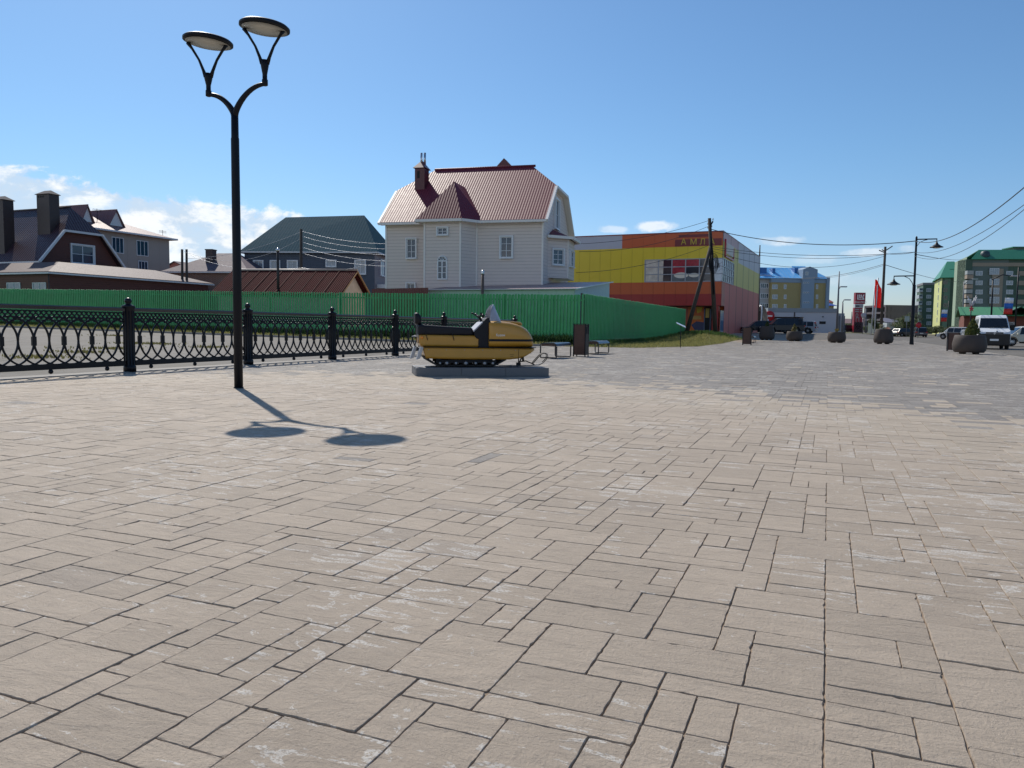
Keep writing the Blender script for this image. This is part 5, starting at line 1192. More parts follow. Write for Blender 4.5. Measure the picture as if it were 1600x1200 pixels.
def canopy():
    fr = Fr(z7(112, 0)[0], 118, R_(5)); t = thing('canopy', 'ribbed white rounded canopy over a dark opening beside the pink flank of the shop', 'canopy', fr.o, R_(5)); W_ = fr.x(z7(240, 0)[0]); zt = fr.z(*z7(190, 705))
    n = 14; out = [(W_/2-W_*.5*math.cos(math.pi*i/n), max(0, zt*(.35+.65*math.sin(math.pi*i/n)))) for i in range(n+1)]
    cm = mat('white_tarp', (.60, .60, .58), .6, var=.1); m = MB()
    for k in range(3): y = k*1.6; m.loft([[(x, y, z), (x, y+.7, z+.15), (x, y+1.5, z)] for x, z in out], caps=False, smooth=False)
    m.build('cover', cm, t); ib = MB(); ib.box(.5, W_-.5, 1.5, 4, 0, zt*.8); ib.build('inner_wall', mat('umber_wall', (.14, .11, .09), .9), t)
    for x, z in (out[1], out[7], out[-2]): MB().tube([(x, 0, 0), (x, 0, z)], .12, 6).build('rib', m_wt, t)
canopy()
def small_far():
    fr = Fr(z7(765, 0)[0], 250, 0); t = thing('house', 'distant house with red and bright blue roofs at the end of the ochre block', 'house', fr.o, 0); f = lambda x, c=0: fr.x(z7(x, 0)[0], c); z = lambda y, c=0: fr.z(*z7(800, y), c)
    MB().box(0, f(850), 0, 10, -1, z(703)).build('wall', mat('cream_render', (.45, .38, .24), .8), t); m = MB(); slab(m, [(-1, -1.5, z(705)), (f(865), -1.5, z(705)), (f(860), 4, z(680)), (0, 4, z(680))]); m.build('roof', mat('deep_blue_roof', (.01, .05, .30), .5), t)
    hip(0, f(850, 5), 5, 11, z(672, 5), z(640, 8), 4).build('upper_roof', mat('pale_red_roof', (.40, .10, .09), .6), t); MB().box(.3, f(845, 5), 5.3, 10, z(710, 5), z(672, 5)).build('upper_wall', mat('cream_render', (.45, .38, .24), .8), t)
small_far()
def concrete():
    ang = R_(6); fr = Fr(z7(1337, 0)[0], 280, ang); t = thing('unfinished_building', 'unfinished grey concrete frame building with see-through window openings', 'building', fr.o, ang); f = lambda x, c=0: fr.x(z7(x, 0)[0], c); z = lambda y, c=0: fr.z(*z7(1450, y), c)
    cc = mat('raw_concrete', (.16, .14, .15), .9, var=.12, vs=.4); L = f(1640); D = 14; zs = [z(700), z(765), z(820)]; h3 = zs[0]-zs[1]
    k = 0
    zz = [z(700)-i*h3 for i in range(8)]; zz = [q for q in zz if q > -1]
    sb = MB()
    for q in zz: sb.box(0, L, 0, D, q-.7, q)
    sb.build('floor_slab', cc, t); cl = MB(); n = 9; rg = random.Random(2)
    for i in range(n+1):
        x = L*i/n
        for y in (0, D/2, D-.6): MB().box(max(0, x-.8), min(L, x+.8), y+.01, y+.6, -1, zz[0]-.71).build('column', cc, t)
    pn = MB()
    for j, q in enumerate(zz):
        for i in range(n):
            if rg.random() < .55: pn.box(L*i/n+.81, L*(i+1)/n-.81, D/2, D/2+.3, q-h3, q-.71)
            if j > 1 or rg.random() < .25: pn.box(L*i/n+.81, L*(i+1)/n-.81, .1, .35, q-h3, q-.71-(1.6 if rg.random() < .8 else 0))
    pn.build('infill_wall', cc, t)
    fr = Fr(z7(1345, 0)[0], 200, R_(3)); t = thing('building', 'low grey building with a mauve pitched roof in front of the unfinished concrete frame', 'building', fr.o, R_(3)); f = lambda x, c=0: fr.x(z7(x, 0)[0], c); z = lambda y, c=0: fr.z(*z7(1410, y), c)
    L = f(1485); MB().box(0, L, 0, 9, -1, z(862)).build('wall', mat('dull_green_wall', (.16, .20, .19), .8), t); m = MB(); slab(m, [(-.4, -.5, z(862)), (L+.4, -.5, z(862)), (L-1, 5, z(822, 5)), (1, 5, z(822, 5))]); m.build('roof', mat('mauve_roof', (.17, .155, .18), .5), t); win_px(t, fr, *z7(1385, 875), *z7(1415, 905), 0, cols=2)
concrete()
# ---- long dull buildings on the horizon
def horizon_row():
    for i, (x0, x1, yt, yb, Y, c, lab) in enumerate(((960, 1060, 842, 905, 260, (.20, .12, .11), 'distant low brownish building left of the red price pylon'), (1130, 1240, 838, 905, 300, (.24, .20, .22), 'distant long pale building right of the red price pylon'), (1240, 1345, 850, 910, 340, (.22, .12, .10), 'distant brick-coloured row between the flagpoles'))):
        fr = Fr(z7(x0, 0)[0], Y, 0); t = thing('building', lab, 'building', fr.o); L = fr.x(z7(x1, 0)[0]); z = fr.z(*z7(x0, yt)); MB().box(0, L, 0, 10, -1, z-1).build('wall', mat('far_wall_%d' % i if False else ('far_wall', 'far_wall_pale', 'far_wall_brick')[i], c, .9, var=.15, vs=.2), t)
        m = MB(); slab(m, [(-.5, -.5, z-1), (L+.5, -.5, z-1), (L+.5, 5, z+.6), (-.5, 5, z+.6)]); m.build('roof', mat('far_roof', (.20, .13, .13), .7), t)
        w = MB()
        n = int(L/4)
        for k in range(n): window(t, (1+k*4, 0, z-4), 0, 1.8, 1.6, frm=m_fw, fw=.15)
horizon_row()
g_dk = mat('hazy_dark_green', (.065, .115, .08), .75, var=.05, vs=.3); g_md = mat('hazy_mid_green', (.15, .25, .19), .75, var=.05, vs=.3); g_lt = mat('pale_green_render', (.36, .46, .33), .75, var=.05, vs=.3); g_li = mat('lime_render', (.55, .58, .24), .75, var=.04, vs=.3); g_bg = mat('beige_band', (.30, .26, .20), .75, var=.05, vs=.3); g_rf = mat('green_metal_roof', (.04, .21, .12), .45, var=.05)  # dark and mid greens lightened to hold the distance haze in the colour
def blocks():
    # A
    ang = PA+R_(3); fr = Fr(z8(278, 0)[0], 290, ang); t = thing('apartment_block', 'dark green apartment block, farthest left of the green blocks, with glazed balconies on its edge', 'apartment block', fr.o, ang)
    z = lambda y, c=0, x=320: fr.z(*z8(x, y), c); L = fr.x(z8(362, 0)[0])+.0; zt = z(700)
    MB().box(0, L+14, 0, 14, -1, zt).build('wall', g_dk, t); MB().box(-.2, L+14.2, -.2, 14, zt, zt+.8).build('parapet', mat('grey_parapet', (.2, .2, .2), .7), t); MB().box(8, 16, 5, 12, zt, zt+3).build('roof_house', mat('maroon_box', (.16, .05, .07), .6), t)
    ys = [(z8(0, q)[1], z8(0, q+22)[1]) for q in (722, 763, 804, 846, 888, 930)]
    grid_windows(t, fr, [(z8(310, 0)[0], z8(340, 0)[0])], ys, 0, cols=2, frm=m_fw, glass=m_glass2, fw=.12)
    x0, x1 = fr.x(z8(255, 0)[0], -1.2), fr.x(z8(278, 0)[0], -1.2)
    for i, q in enumerate((722, 763, 804, 846, 888, 930, 970)): b = MB().box(x0, x1, -1.2, 6, z(q+22), z(q)).build('balcony', mat('pale_balcony', (.38, .42, .44), .6), t); MB().box(x0+.1, x1-.1, -1.25, -1.2, z(q+10), z(q+2)).build('pane', m_glass, b)
    # B
    fr = Fr(z8(395, 0)[0], 250, PA-R_(1)); t = thing('apartment_block', 'narrow block with a lime-yellow flank, green front and bright green hipped roof', 'apartment block', fr.o, PA-R_(1)); z = lambda y, c=0, x=430: fr.z(*z8(x, y), c); f = lambda x, c=0: fr.x(z8(x, 0)[0], c)
    L = f(490); zt = z(655); MB().box(0, L+2, 0, 22, -1, zt).build('wall', g_md, t); MB().box(0, f(408), -.05, 0, -1, zt).build('corner_strip', g_dk, t); MB().box(f(447), L, -.05, 0, -1, zt).build('corner_strip', g_dk, t)
    MB().box(-.08, -.001, 0, 22, -1, zt).build('lime_flank', g_li, t); rf = hip(-.8, L+3, -.8, 22.8, zt, zt+6, 3, .3).build('roof', g_rf, t); MB().box(f(430, 8), f(470, 8), 5, 8, zt+1, z(606, 8)).build('roof_house', mat('dark_green_box', (.02, .08, .06), .6), rf)
    ys = [(z8(0, q)[1], z8(0, q+24)[1]) for q in (672, 720, 768, 816, 864)]
    grid_windows(t, fr, [(z8(416, 0)[0], z8(442, 0)[0])], ys, -.05, cols=3, rows=1, frm=mat('brown_frame', (.30, .27, .24), .6), glass=m_glass, fw=.14)
    rgl = [(0, k) for k in range(6)]
    y0, y1 = 4, 7
    for q in (672, 720, 768, 816, 864, 912): window(t, (-.08, 9, z(q+22)), -math.pi/2, 1.6, 1.7, frm=m_fw, fw=.12)
    # C
    ang = R_(-8); fr = Fr(z8(540, 0)[0], 225, ang); t = thing('apartment_block', 'broad tall green block with beige bands and glazed balconies, largest of the green blocks', 'apartment block', fr.o, ang); z = lambda y, c=0, x=700: fr.z(*z8(x, y), c); f = lambda x, c=0: fr.x(z8(x, 0)[0], c)
    L = f(1150); zt = z(540); D = 6; MB().box(0, L, 0, D, -1, zt).build('wall', g_dk, t); MB().box(f(572), f(800), -.12, 0, -1, zt-.1).build('mid_panel', mat('hazy_grey_green', (.12, .165, .15), .75, var=.05, vs=.3), t)  # panel colour lightened too, haze mixed into the paint
    MB().box(f(572), L, -.2, -.12, z(585), z(562)).build('beige_strip', g_bg, t)
    for q in (628, 688, 745, 805): MB().box(f(862), L, -.2, -.12, z(q+14), z(q-14)).build('beige_strip', g_bg, t)
    MB().box(f(700), f(768), -.5, -.12, -1, z(600)).build('balcony_column', g_bg, t)
    m = MB(); e = .8; slab(m, [(f(560), -e, zt), (L, -e, zt), (L, D/2, zt+3.0), (f(640), D/2, zt+3.0)], .2); slab(m, [(f(560), D+e, zt), (L, D+e, zt), (L, D/2, zt+3.0), (f(640), D/2, zt+3.0)], .2); rf = m.build('roof', g_rf, t)
    MB().box(f(828, 4), L, 4, 10, zt, z(468, 4)).build('roof_house', mat('olive_box', (.11, .14, .10), .7), rf); MB().box(f(825, 4)-.3, L, 3.7, 10.3, z(468, 4), z(462, 4)).build('roof_house_cap', g_rf, rf)
    MB().lathe([(.9, 0), (1.3, 1), (1.1, 2.2), (.2, 2.6)], c=(f(652, 1), 1, zt), seg=12).build('vent_cowl', mat('dark_cowl', (.03, .06, .07), .5), rf)
    ys = [(z8(0, q-14)[1], z8(0, q+14)[1]) for q in (628, 688, 745, 802)]
    grid_windows(t, fr, [(z8(616, 0)[0], z8(662, 0)[0]), (z8(808, 0)[0], z8(852, 0)[0]), (z8(930, 0)[0], z8(975, 0)[0])], ys, -.12, cols=2, frm=m_fw, glass=m_glass2, fw=.14)
    grid_windows(t, fr, [(z8(703, 0)[0], z8(766, 0)[0])], [(z8(0, q-26)[1], z8(0, q+14)[1]) for q in (622, 688, 745, 802)], -.5, cols=4, frm=m_fw, glass=m_glass2, fw=.16)
    for q in (628, 655, 688, 715, 745, 775, 805, 835, 865, 900): b = MB().box(f(533), f(572), -1.6, -.01, z(q+10), z(q-14)).build('balcony', (mat('glazed_balcony', (.36, .38, .37), .4) if q in (628, 688, 745, 805, 865) else mat('peach_balcony', (.36, .29, .22), .7)), t)
    # left flank of C, running away
    fa = PA+R_(8); o = fr.o+fr.X*(-.2); fl = Fr(z8(492, 0)[0], 262, R_(-40)); t2 = t
    x0, x1 = f(488, 8), f(525, 0)
    w = MB(); ztl = z(560, 8, 500); w.hexa([(x0, 8, -1), (0, -.0, -1), (0, 8, -1), (x0+3, 12, -1), (x0, 8, ztl), (0, 0, ztl+1), (0, 8, ztl), (x0+3, 12, ztl)]); w.build('flank_wall', g_lt, t)
    d = Vector((0-x0, -8, 0)); an = math.atan2(d.y, d.x); ln = d.length
    for k in range(2):
        for j in range(8):
            s = ln*(.16+.42*k); p = Vector((x0, 8, 0))+d.normalized()*s; zz = ztl-3-j*3.05
            if zz > 1: window(t, (p.x, p.y-.02, zz), an, ln*.24, 1.7, cols=2, frm=m_fw, glass=m_glass2, fw=.14)
    MB().box(-.3, f(540)+1.5, -.3, -.0, -1, zt-.2).build('edge_strip', g_dk, t)
    # market
    fr = Fr(z8(545, 0)[0], 122, PA-R_(5)); t = thing('market_hall', 'low brown-red hall with a long green metal roof behind the white van', 'market hall', fr.o, PA-R_(5)); z = lambda y, c=0, x=700: fr.z(*z8(x, y), c); f = lambda x, c=0: fr.x(z8(x, 0)[0], c); L = f(1180)
    MB().box(0, L, 0, 14, -1, z(892)).build('wall', mat('red_brown_wall', (.17, .055, .035), .8, var=.15, vs=.5, bump=('noise', 3, .02)), t); m = MB(); slab(m, [(-.6, -1.2, z(890)), (L, -1.2, z(890)), (L, 7, z(838, 7)), (-.6, 7, z(838, 7))], .15); slab(m, [(-.6, 14.6, z(890)), (L, 14.6, z(890)), (L, 7, z(838, 7)), (-.6, 7, z(838, 7))], .15); rf = m.build('roof', mat('market_green', (.04, .20, .08), .6, bump=('seam', 1, .1)), t)
    xg = f(895, -2); m = MB(); slab(m, [(xg-2.5, -2.2, z(890)), (xg, -2.2, z(835, -2)), (xg, 5, z(835, -2)), (xg-2.5, 5, z(890))], .12); slab(m, [(xg+2.5, -2.2, z(890)), (xg, -2.2, z(835, -2)), (xg, 5, z(835, -2)), (xg+2.5, 5, z(890))], .12); gg = m.build('entrance_gable', mat('dark_green_gable', (.02, .10, .05), .5), rf)
    for i in range(5): window(t, (1.5+i*3.4, 0, 1.0), 0, 1.8, 1.6, cols=2, frm=m_fw)
blocks()

# ================================================================== PYLON, FLAGS
def pylon():
    fr = Fr(1335, 148, R_(0)); z = lambda y: fr.z(*z7(1095, y)); f = lambda x: fr.x(z7(x, 0)[0]); t = thing('price_pylon', 'tall red petrol station price pylon with a white logo, left of the red flag', 'pylon', fr.o)
    x0, x1 = f(1050), f(1143); rd = mat('pylon_red', (.30, .015, .035), .35, var=.05, vs=1); wh = mat('pylon_white', (.62, .62, .66), .4); dg = mat('pylon_grey', (.34, .34, .36), .5); dk = mat('pylon_dark', (.05, .02, .03), .4)
    MB().box(x0, x1, 0, .8, z(690), z(583)).build('logo_box', rd, t); MB().box(x0-.05, x1-.3, .05, .75, z(725), z(690)).build('white_band', wh, t); MB().box(x0-.1, x1-.4, .05, .75, 0, z(725)).build('price_board', rd, t)
    lw = mat('logo_white', (.85, .85, .85), .4); W_ = x1-x0; zt, zb = z(602), z(648); s = (zt-zb)*.17
    L1 = MB(); a = x0+W_*.18; b = x0+W_*.84; L1.box(a, a+s, -.04, 0, zb, zt); L1.box(a+s, b-.5*W_*.1, -.04, 0, zb-.0, zb+s*.9)
    L1.build('logo_letter_l', lw, t).name = 'logo_letter'
    u0, u1 = x0+W_*.36, x0+W_*.60; U = MB(); U.box(u0, u0+s, -.04, 0, zb+s*2, zt); U.box(u1-s, u1, -.04, 0, zb+s*2, zt); U.box(u0+s, u1-s, -.04, 0, zb+s*1.6, zb+s*2.5); U.build('logo_letter', lw, t)
    k0 = x0+W_*.66; Kx = MB(); Kx.hexa([(k0, -.04, (zt+zb)/2), (k0+s*1.1, -.04, (zt+zb)/2), (k0+s*1.1, 0, (zt+zb)/2), (k0, 0, (zt+zb)/2), (b-s, -.04, zt), (b+.1, -.04, zt), (b+.1, 0, zt), (b-s, 0, zt)]); Kx.hexa([(b-s, -.045, zb), (b+.1, -.045, zb), (b+.1, 0, zb), (b-s, 0, zb), (k0, -.045, (zt+zb)/2-.01), (k0+s*1.1, -.045, (zt+zb)/2-.01), (k0+s*1.1, 0, (zt+zb)/2-.01), (k0, 0, (zt+zb)/2-.01)]); Kx.build('logo_letter', lw, t)
    text_part('ЛУКОЙЛ', (z(665)-z(680))/.7, lw, t, ((x0+x1)/2, -.03, z(680)), (math.pi/2, 0, 0), 'name_lettering', .01, sx=1.25, align='CENTER')
    MB().box(x0+.1, x0+W_*.45, -.02, .04, z(717), z(702)).build('dark_price', mat('dark_letter', (.05, .05, .06), .5), t); MB().box(x0+W_*.5, x1-.4, -.02, .04, z(720), z(698)).build('grey_price', dg, t)
    for i, q in enumerate((738, 757)): MB().box(x0+.05, x0+W_*.4, .0, .045, z(q+9), z(q)).build('price_row', dg, t); MB().box(x0+W_*.5, x1-.5, .0, .045, z(q+9), z(q)).build('price_row', dg, t)
    for i, q in enumerate((785, 825, 865, 900)): text_part('0' if i == 0 else ('П', '92', '95')[i-1], 1.1, dg, t, (x0+.15, .02, z(q+30)), (math.pi/2, 0, 0), 'price_digit', .02)
    MB().box(x0-.02, x0+W_*.9, .0, .045, 0, z(860)).build('dark_base', dk, t)
pylon()
def flag(px, pyb, pyt, Y, outline, m, label, lean=0, pole=True):
    b = at(px, pyb, Y); b.z = gh(b.x, b.y); t = thing('flag', label, 'flag', b); zt = at(px, pyt, Y).z
    MB().tube([(0, 0, 0), (lean, 0, zt-b.z)], .09, 8).build('flagpole', mat('pale_pole', (.55, .56, .58), .4), t)
    return t, b
def red_flag():
    Y = 120; t, b = flag(1366, 519, 434, Y, None, None, 'large red flag hanging from a tall pale pole beside the price pylon', .2)
    P = lambda x, y: (lambda p: (p.x-b.x, p.z-b.z))(at(*z7(x, y), Y)); left = [P(1246, 455), P(1243, 560), P(1242, 640), P(1238, 720)]; right = [P(1258, 470), P(1314, 545), P(1314, 640), P(1310, 730)]
    m = MB(); rows = []; n = 12; kk = 12
    def lerp(arr, q): i = min(int(q*3), 2); f = q*3-i; return arr[i][0]*(1-f)+arr[i+1][0]*f, arr[i][1]*(1-f)+arr[i+1][1]*f
    for off in (0, .03):
        for i in range(kk+1):
            a, c = lerp(left, i/kk), lerp(right, i/kk)
            for j in range(n+1): q = j/n; m.v.append((a[0]+(c[0]-a[0])*q, off+.35*math.sin(q*7+i*.15)*q**.5, a[1]+(c[1]-a[1])*q))
    S_ = (kk+1)*(n+1)
    for o_ in (0, S_):
        for i in range(kk):
            for j in range(n): a = o_+i*(n+1)+j; m.f.append((a, a+1, a+n+2, a+n+1)); m.sm.append(True)
    m.build('cloth', grass_mat('red_cloth', (.75, .03, .02), (.85, .045, .03)), t)
    Y2 = 125; p = at(1361, 519, Y2); MB().tube([(0, 0, 0), (.25, 0, at(1362.5, 447, Y2).z-gh(p.x, p.y))], .08, 8).build('flagpole', mat('pale_pole', (.55, .56, .58), .4)); q = bpy.data.objects['flagpole.001']; q.location = (p.x, p.y, gh(p.x, p.y)); tag(q, 'bare thin pale flagpole just left of the one with the red flag', 'flagpole')
red_flag()
def tri_flag(px0, px1, py0, py1, pypole, Y, pxp, label):
    p = at(pxp, 522, Y); p.z = 0; t = thing('flag', label, 'flag', p); F_ = lambda x, y: (lambda q: (q.x-p.x, q.z))(at(x, y, Y)); MB().tube([(0, 0, 0), (0, 0, F_(pxp, pypole)[1])], .07, 6).build('pole', m_blk, t)
    x0, zt = F_(px0, py0); x1, zb = F_(px1, py1); h = (zt-zb)/3
    for i, (nm, c) in enumerate((('white_stripe', (.8, .8, .82)), ('blue_stripe', (.03, .16, .55)), ('red_stripe', (.65, .04, .03)))):
        m = MB(); N_ = 8
        rows = [[(x0+(x1-x0)*j/N_-(i+(0))*.03, -.1+.08*math.sin(j*1.1), zt-h*i), (x0+(x1-x0)*j/N_-(i+1)*.03, -.1+.08*math.sin(j*1.1), zt-h*(i+1)), (x0+(x1-x0)*j/N_-(i+1)*.03, -.07+.08*math.sin(j*1.1), zt-h*(i+1)), (x0+(x1-x0)*j/N_-i*.03, -.07+.08*math.sin(j*1.1), zt-h*i)] for j in range(N_+1)]
        m.loft(rows); m.build(nm, mat(nm, c, .6, var=.02), t)
tri_flag(*z8(406, 0)[:1], z8(438, 0)[0], z8(0, 856)[1], z8(0, 930)[1], z8(0, 800)[1], 150, z8(439, 0)[0], 'small white, blue and red striped banner in front of the lime-flanked block')
tri_flag(*z8(800, 0)[:1], z8(849, 0)[0], z8(0, 781)[1], z8(0, 884)[1], z8(0, 590)[1], 78, z8(862, 0)[0], 'larger white, blue and red striped banner above the white van')

# ================================================================== POLES AND LAMPS ON THE RIGHT
m_wood = mat('weathered_pole', (.060, .05, .042), .9, var=.25, vs=3, bump=('wood', 'v'))
def pole_a():
    b = at(1118, 521, 70); b.z = gh(b.x, b.y)-.1; t = thing('power_pole', 'dark wooden power pole with a slanting brace and cable bundle in front of the shop', 'power pole', b); P = lambda px, py, Y=70: at(px, py, Y)-b
    MB().tube([(0, 0, 0), P(1108.5, 341)], [.22, .15], 10).build('pole', m_wood, t)
    b2 = P(1072, 515, 69); b2.z = gh(b.x+b2.x, b.y+b2.y)-b.z-.1; MB().tube([b2, P(1109.5, 386)+Vector((0, -.15, 0))], [.20, .14], 8).build('brace', m_wood, t)
    MB().tube([P(1109, 352)+Vector((0, -.2, 0)), P(1114, 345)], .04, 6).tube([P(1110, 353), P(1114, 346)], .06, 6).build('insulator_arm', m_blk, t)
    for i, (px, py) in enumerate(((1114, 344), (1106, 351), (1106, 357), (1112, 355))): MB().lathe([(.03, 0), (.07, .04), (.03, .09), (.06, .13), (.02, .18)], c=tuple(P(px, py)), seg=8).build('insulator', mat('porcelain', (.5, .5, .48), .3), t)
    rg = random.Random(3); c = MB()
    for k in range(5): r = .3+.1*k; c.tube([P(1113.5, 412)+Vector((r*.6*math.cos(a), -.25-.03*k, r*1.25*math.sin(a))) for a in [math.pi*2*i/20 for i in range(20)]], .03, 5, closed=True)
    c.build('cable_coil', m_blk, t); c = MB()
    for k in range(3): c.tube([P(1108.5+k*.8, 370)+Vector((0, -.22, 0)), P(1111+k, 395)+Vector((0, -.3, 0)), P(1111.5+k, 430)+Vector((0, -.28, 0)), P(1113+k, 460)+Vector((0, -.25, 0))], .025, 5)
    c.build('cable', m_blk, t); MB().box(-.25, .1, -.34, -.18, 6.1, 6.5).build('junction_box', mat('grey_box', (.25, .26, .28), .5), t)
pole_a()
def pole_b():
    b = at(1376.5, 518, 76); b.z = gh(b.x, b.y); t = thing('power_pole', 'slim leaning power pole with a crossed top, rising behind the planter with orange flowers', 'power pole', b); P = lambda px, py: at(px, py, 76)-b
    MB().tube([(0, 0, -.1), P(1383.3, 385.5)], [.15, .11], 10).build('pole', m_wood, t); MB().tube([P(1383, 392), P(1394.5, 384.5)], .05, 6).tube([P(1383, 395), P(1373.5, 391)], .05, 6).tube([P(1383, 393), P(1378, 390)], .05, 6).build('cross_arm', m_wood, t)
    MB().box(-.2, .2, -.25, -.15, 1.2, 1.6).build('notice', mat('pale_notice', (.6, .6, .6), .6), t)
pole_b()
def double_lamp():
    b = gnd(1424, 538.5); t = thing('street_lamp', 'tall black lamp post with two gooseneck pendant lamps at different heights, right of the planters', 'street lamp', b); Y = b.y; P = lambda px, py: at(px, py, Y)-b
    top = P(1432.2, 369); k = 1.0
    MB().tube([(0, 0, 0), (0.01, 0, .05)] + [Vector((0, 0, 0)).lerp(top, q) for q in (.06, .55, .555, .99, 1)], [.16, .16, .13, .12, .085, .075, .03], 12).build('pole', m_blk, t)
    for q, (jx, jy), (hx, hy), cx in ((.9, (1431, 374), (1464, 373.3), 1464), (.4, (1427.7, 431), (1397, 431.5), 1397)):
        j, h = P(jx, jy), P(hx, hy); a = MB(); a.tube([j, h], .045, 6); dr = h+Vector((0, 0, -.3)); a.tube([h+Vector((0, 0, .03)), dr], .03, 6)
        s = 1 if hx > jx else -1; low = j+Vector((-.03*s, 0, -1.0)); a.tube([low+Vector((.0, 0, 0)), low+Vector((s*.10, 0, .45)), low+Vector((s*.35, 0, .78)), low+Vector((s*.7, 0, .94)), low+Vector((s*.9, 0, .98))], .025, 5)
        a.build('arm', m_blk, t); h2 = MB().lathe([(.04, .1), (.08, 0), (.12, -.08), (.30, -.22), (.46, -.30), (.47, -.34), (.30, -.335), (.02, -.33)], c=tuple(dr), seg=20).build('lamp_shade', m_blk, t); MB().lathe([(.22, -.40), (.24, -.34)], c=tuple(dr), seg=16).build('lens', m_diff, h2)
double_lamp()
def mast(px, pyb, pyt, Y, r0, r1, label, arm=None, name='lamp_mast', cat='mast', m=None, pxt=None):
    b = at(px, pyb, Y); b.z = gh(b.x, b.y); t = thing(name, label, cat, b); top = at(pxt or px, pyt, Y)-b; MB().tube([(0, 0, 0), top], [r0, r1], 8).build('pole', m or mat('grey_mast', (.13, .14, .16), .5), t)
    for (px0, py0, px1, py1) in (arm or []):
        a, c = at(px0, py0, Y)-b, at(px1, py1, Y)-b; mid = a.lerp(c, .55)+Vector((0, 0, abs(c.x-a.x)*.15)); MB().tube([a, mid, c], .06, 6).build('arm', m or mat('grey_mast', (.13, .14, .16), .5), t)
        s = 1 if c.x > a.x else -1; MB().box(min(c.x, c.x+s*.9), max(c.x, c.x+s*.9), c.y-.2, c.y+.2, c.z-.08, c.z+.08).build('lamp_head', mat('grey_lamp', (.4, .41, .43), .4), t)
    return t
mast(1183, 502, 383, 110, .32, .07, 'thin tapering lightning mast beside the pink flank of the shop', pxt=1187.5, m=m_wood)
mast(1307.5, 518, 424, 110, .18, .07, 'tall thin grey mast with one small lamp arm at the end of the white building', [(1310.5, 453, 1313, 448)], pxt=1311.5)
mast(1316, 518, 473, 112, .16, .09, 'shorter grey street light with an upswept arm, beside the grey annex', [(1316.5, 473, 1319, 468.5)], pxt=1316.8)
mast(1548.5, 510, 437, 95, .13, .08, 'dark street light with a pale arm reaching right over the market roof', [(1550, 437, 1580, 431)], m=m_blk, pxt=1551.5, name='street_light', cat='street light')
mast(1504, 520, 440, 130, .14, .07, 'thin grey street light in front of the balconies of the large green block', [(1506, 445, 1519, 436)], pxt=1506, name='street_light', cat='street light')
mast(1353, 517, 482, 190, .2, .1, 'thin distant pole right of the price pylon', name='pole', cat='pole')
mast(1331, 517, 487, 200, .2, .1, 'thin distant pole left of the price pylon', name='pole', cat='pole')
def ornament():
    b = at(1517, 512, 100); b.z = 0; t = thing('light_ornament', 'V-shaped wire light ornament on a post in front of the market hall', 'street ornament', b); P = lambda x, y: at(*z8(x, y), 100)-b
    MB().tube([(0, 0, 0), P(588, 850)], .08, 6).build('post', m_blk, t); w = MB()
    for a in ((588, 850, 568, 770), (588, 850, 585, 790), (588, 850, 600, 800), (590, 850, 622, 765), (590, 850, 610, 780), (590, 850, 627, 775)): w.tube([P(a[0], a[1]), P((a[0]+a[2])/2+2, (a[1]+a[3])/2), P(a[2], a[3])], .05, 5)
    w.build('branches', mat('pale_wire', (.42, .43, .46), .5), t); s = MB(); c = P(588, 850); n = 5
    pts = [(c.x+(.42 if i % 2 == 0 else .17)*math.sin(math.pi*i/n), c.z+(.42 if i % 2 == 0 else .17)*math.cos(math.pi*i/n)) for i in range(2*n)]; s.prism(pts, c.y-.15, c.y-.1, 'y'); s.build('star', mat('star_red', (.55, .05, .06), .5), t); MB().lathe([(.02, -.15), (.15, 0), (.02, .15)], c=tuple(P(575, 792)), seg=12).build('bulb', m_white, t)
ornament()
def sign(px, pyt, pyb, Y, label, shape, col):
    b = at(px, pyb, Y); b.z = gh(b.x, b.y); t = thing('road_sign', label, 'road sign', b); zt = at(px, pyt, Y).z-b.z; MB().tube([(0, 0, 0), (0, 0, zt)], .05, 6).build('post', mat('grey_mast', (.13, .14, .16), .5), t)
    m = MB()
    if shape == 'round': m.lathe([(.03, -.08), (.42, -.08), (.42, -.05)], c=(0, 0, zt-.3), seg=18, ax='y')
    else: m.box(-.4, .4, -.08, -.05, zt-.9, zt)
    m.build('sign_face', mat('sign_'+label.split()[1], col, .5), t)
sign(1434.5, 505, 521, 118, 'round red road sign seen just right of the double lamp post', 'round', (.5, .02, .04))
sign(1416, 494, 520, 130, 'pale rectangular road sign beside the tree left of the double lamp post', 'rect', (.35, .42, .38))
sign(1348, 490, 518, 125, 'grey round road sign in front of the price pylon', 'round', (.4, .42, .45))
b_ = at(1640, 505, 26); mast(1640, 540, 250, 26, .16, .12, 'wooden power pole just beyond the right edge carrying the three rising cables', name='power_pole', cat='power pole', m=m_wood)
bpy.data.objects[[o.name for o in COL.objects if o.get('label', '').startswith('wooden power pole just beyond')][0]].location.z = 0
# twin poles and the pole by the blue house
for px, lab in ((284.5, 'left one of the two wooden poles standing right of the beige house'), (291.5, 'right one of the two wooden poles standing right of the beige house')): mast(px, 470, 389.5, 84, .16, .12, lab, name='power_pole', cat='power pole', m=m_wood)
p_l = mast(470.5, 470, 358, 74, .16, .13, 'wooden power pole in front of the teal-roofed house', name='power_pole', cat='power pole', m=m_wood)
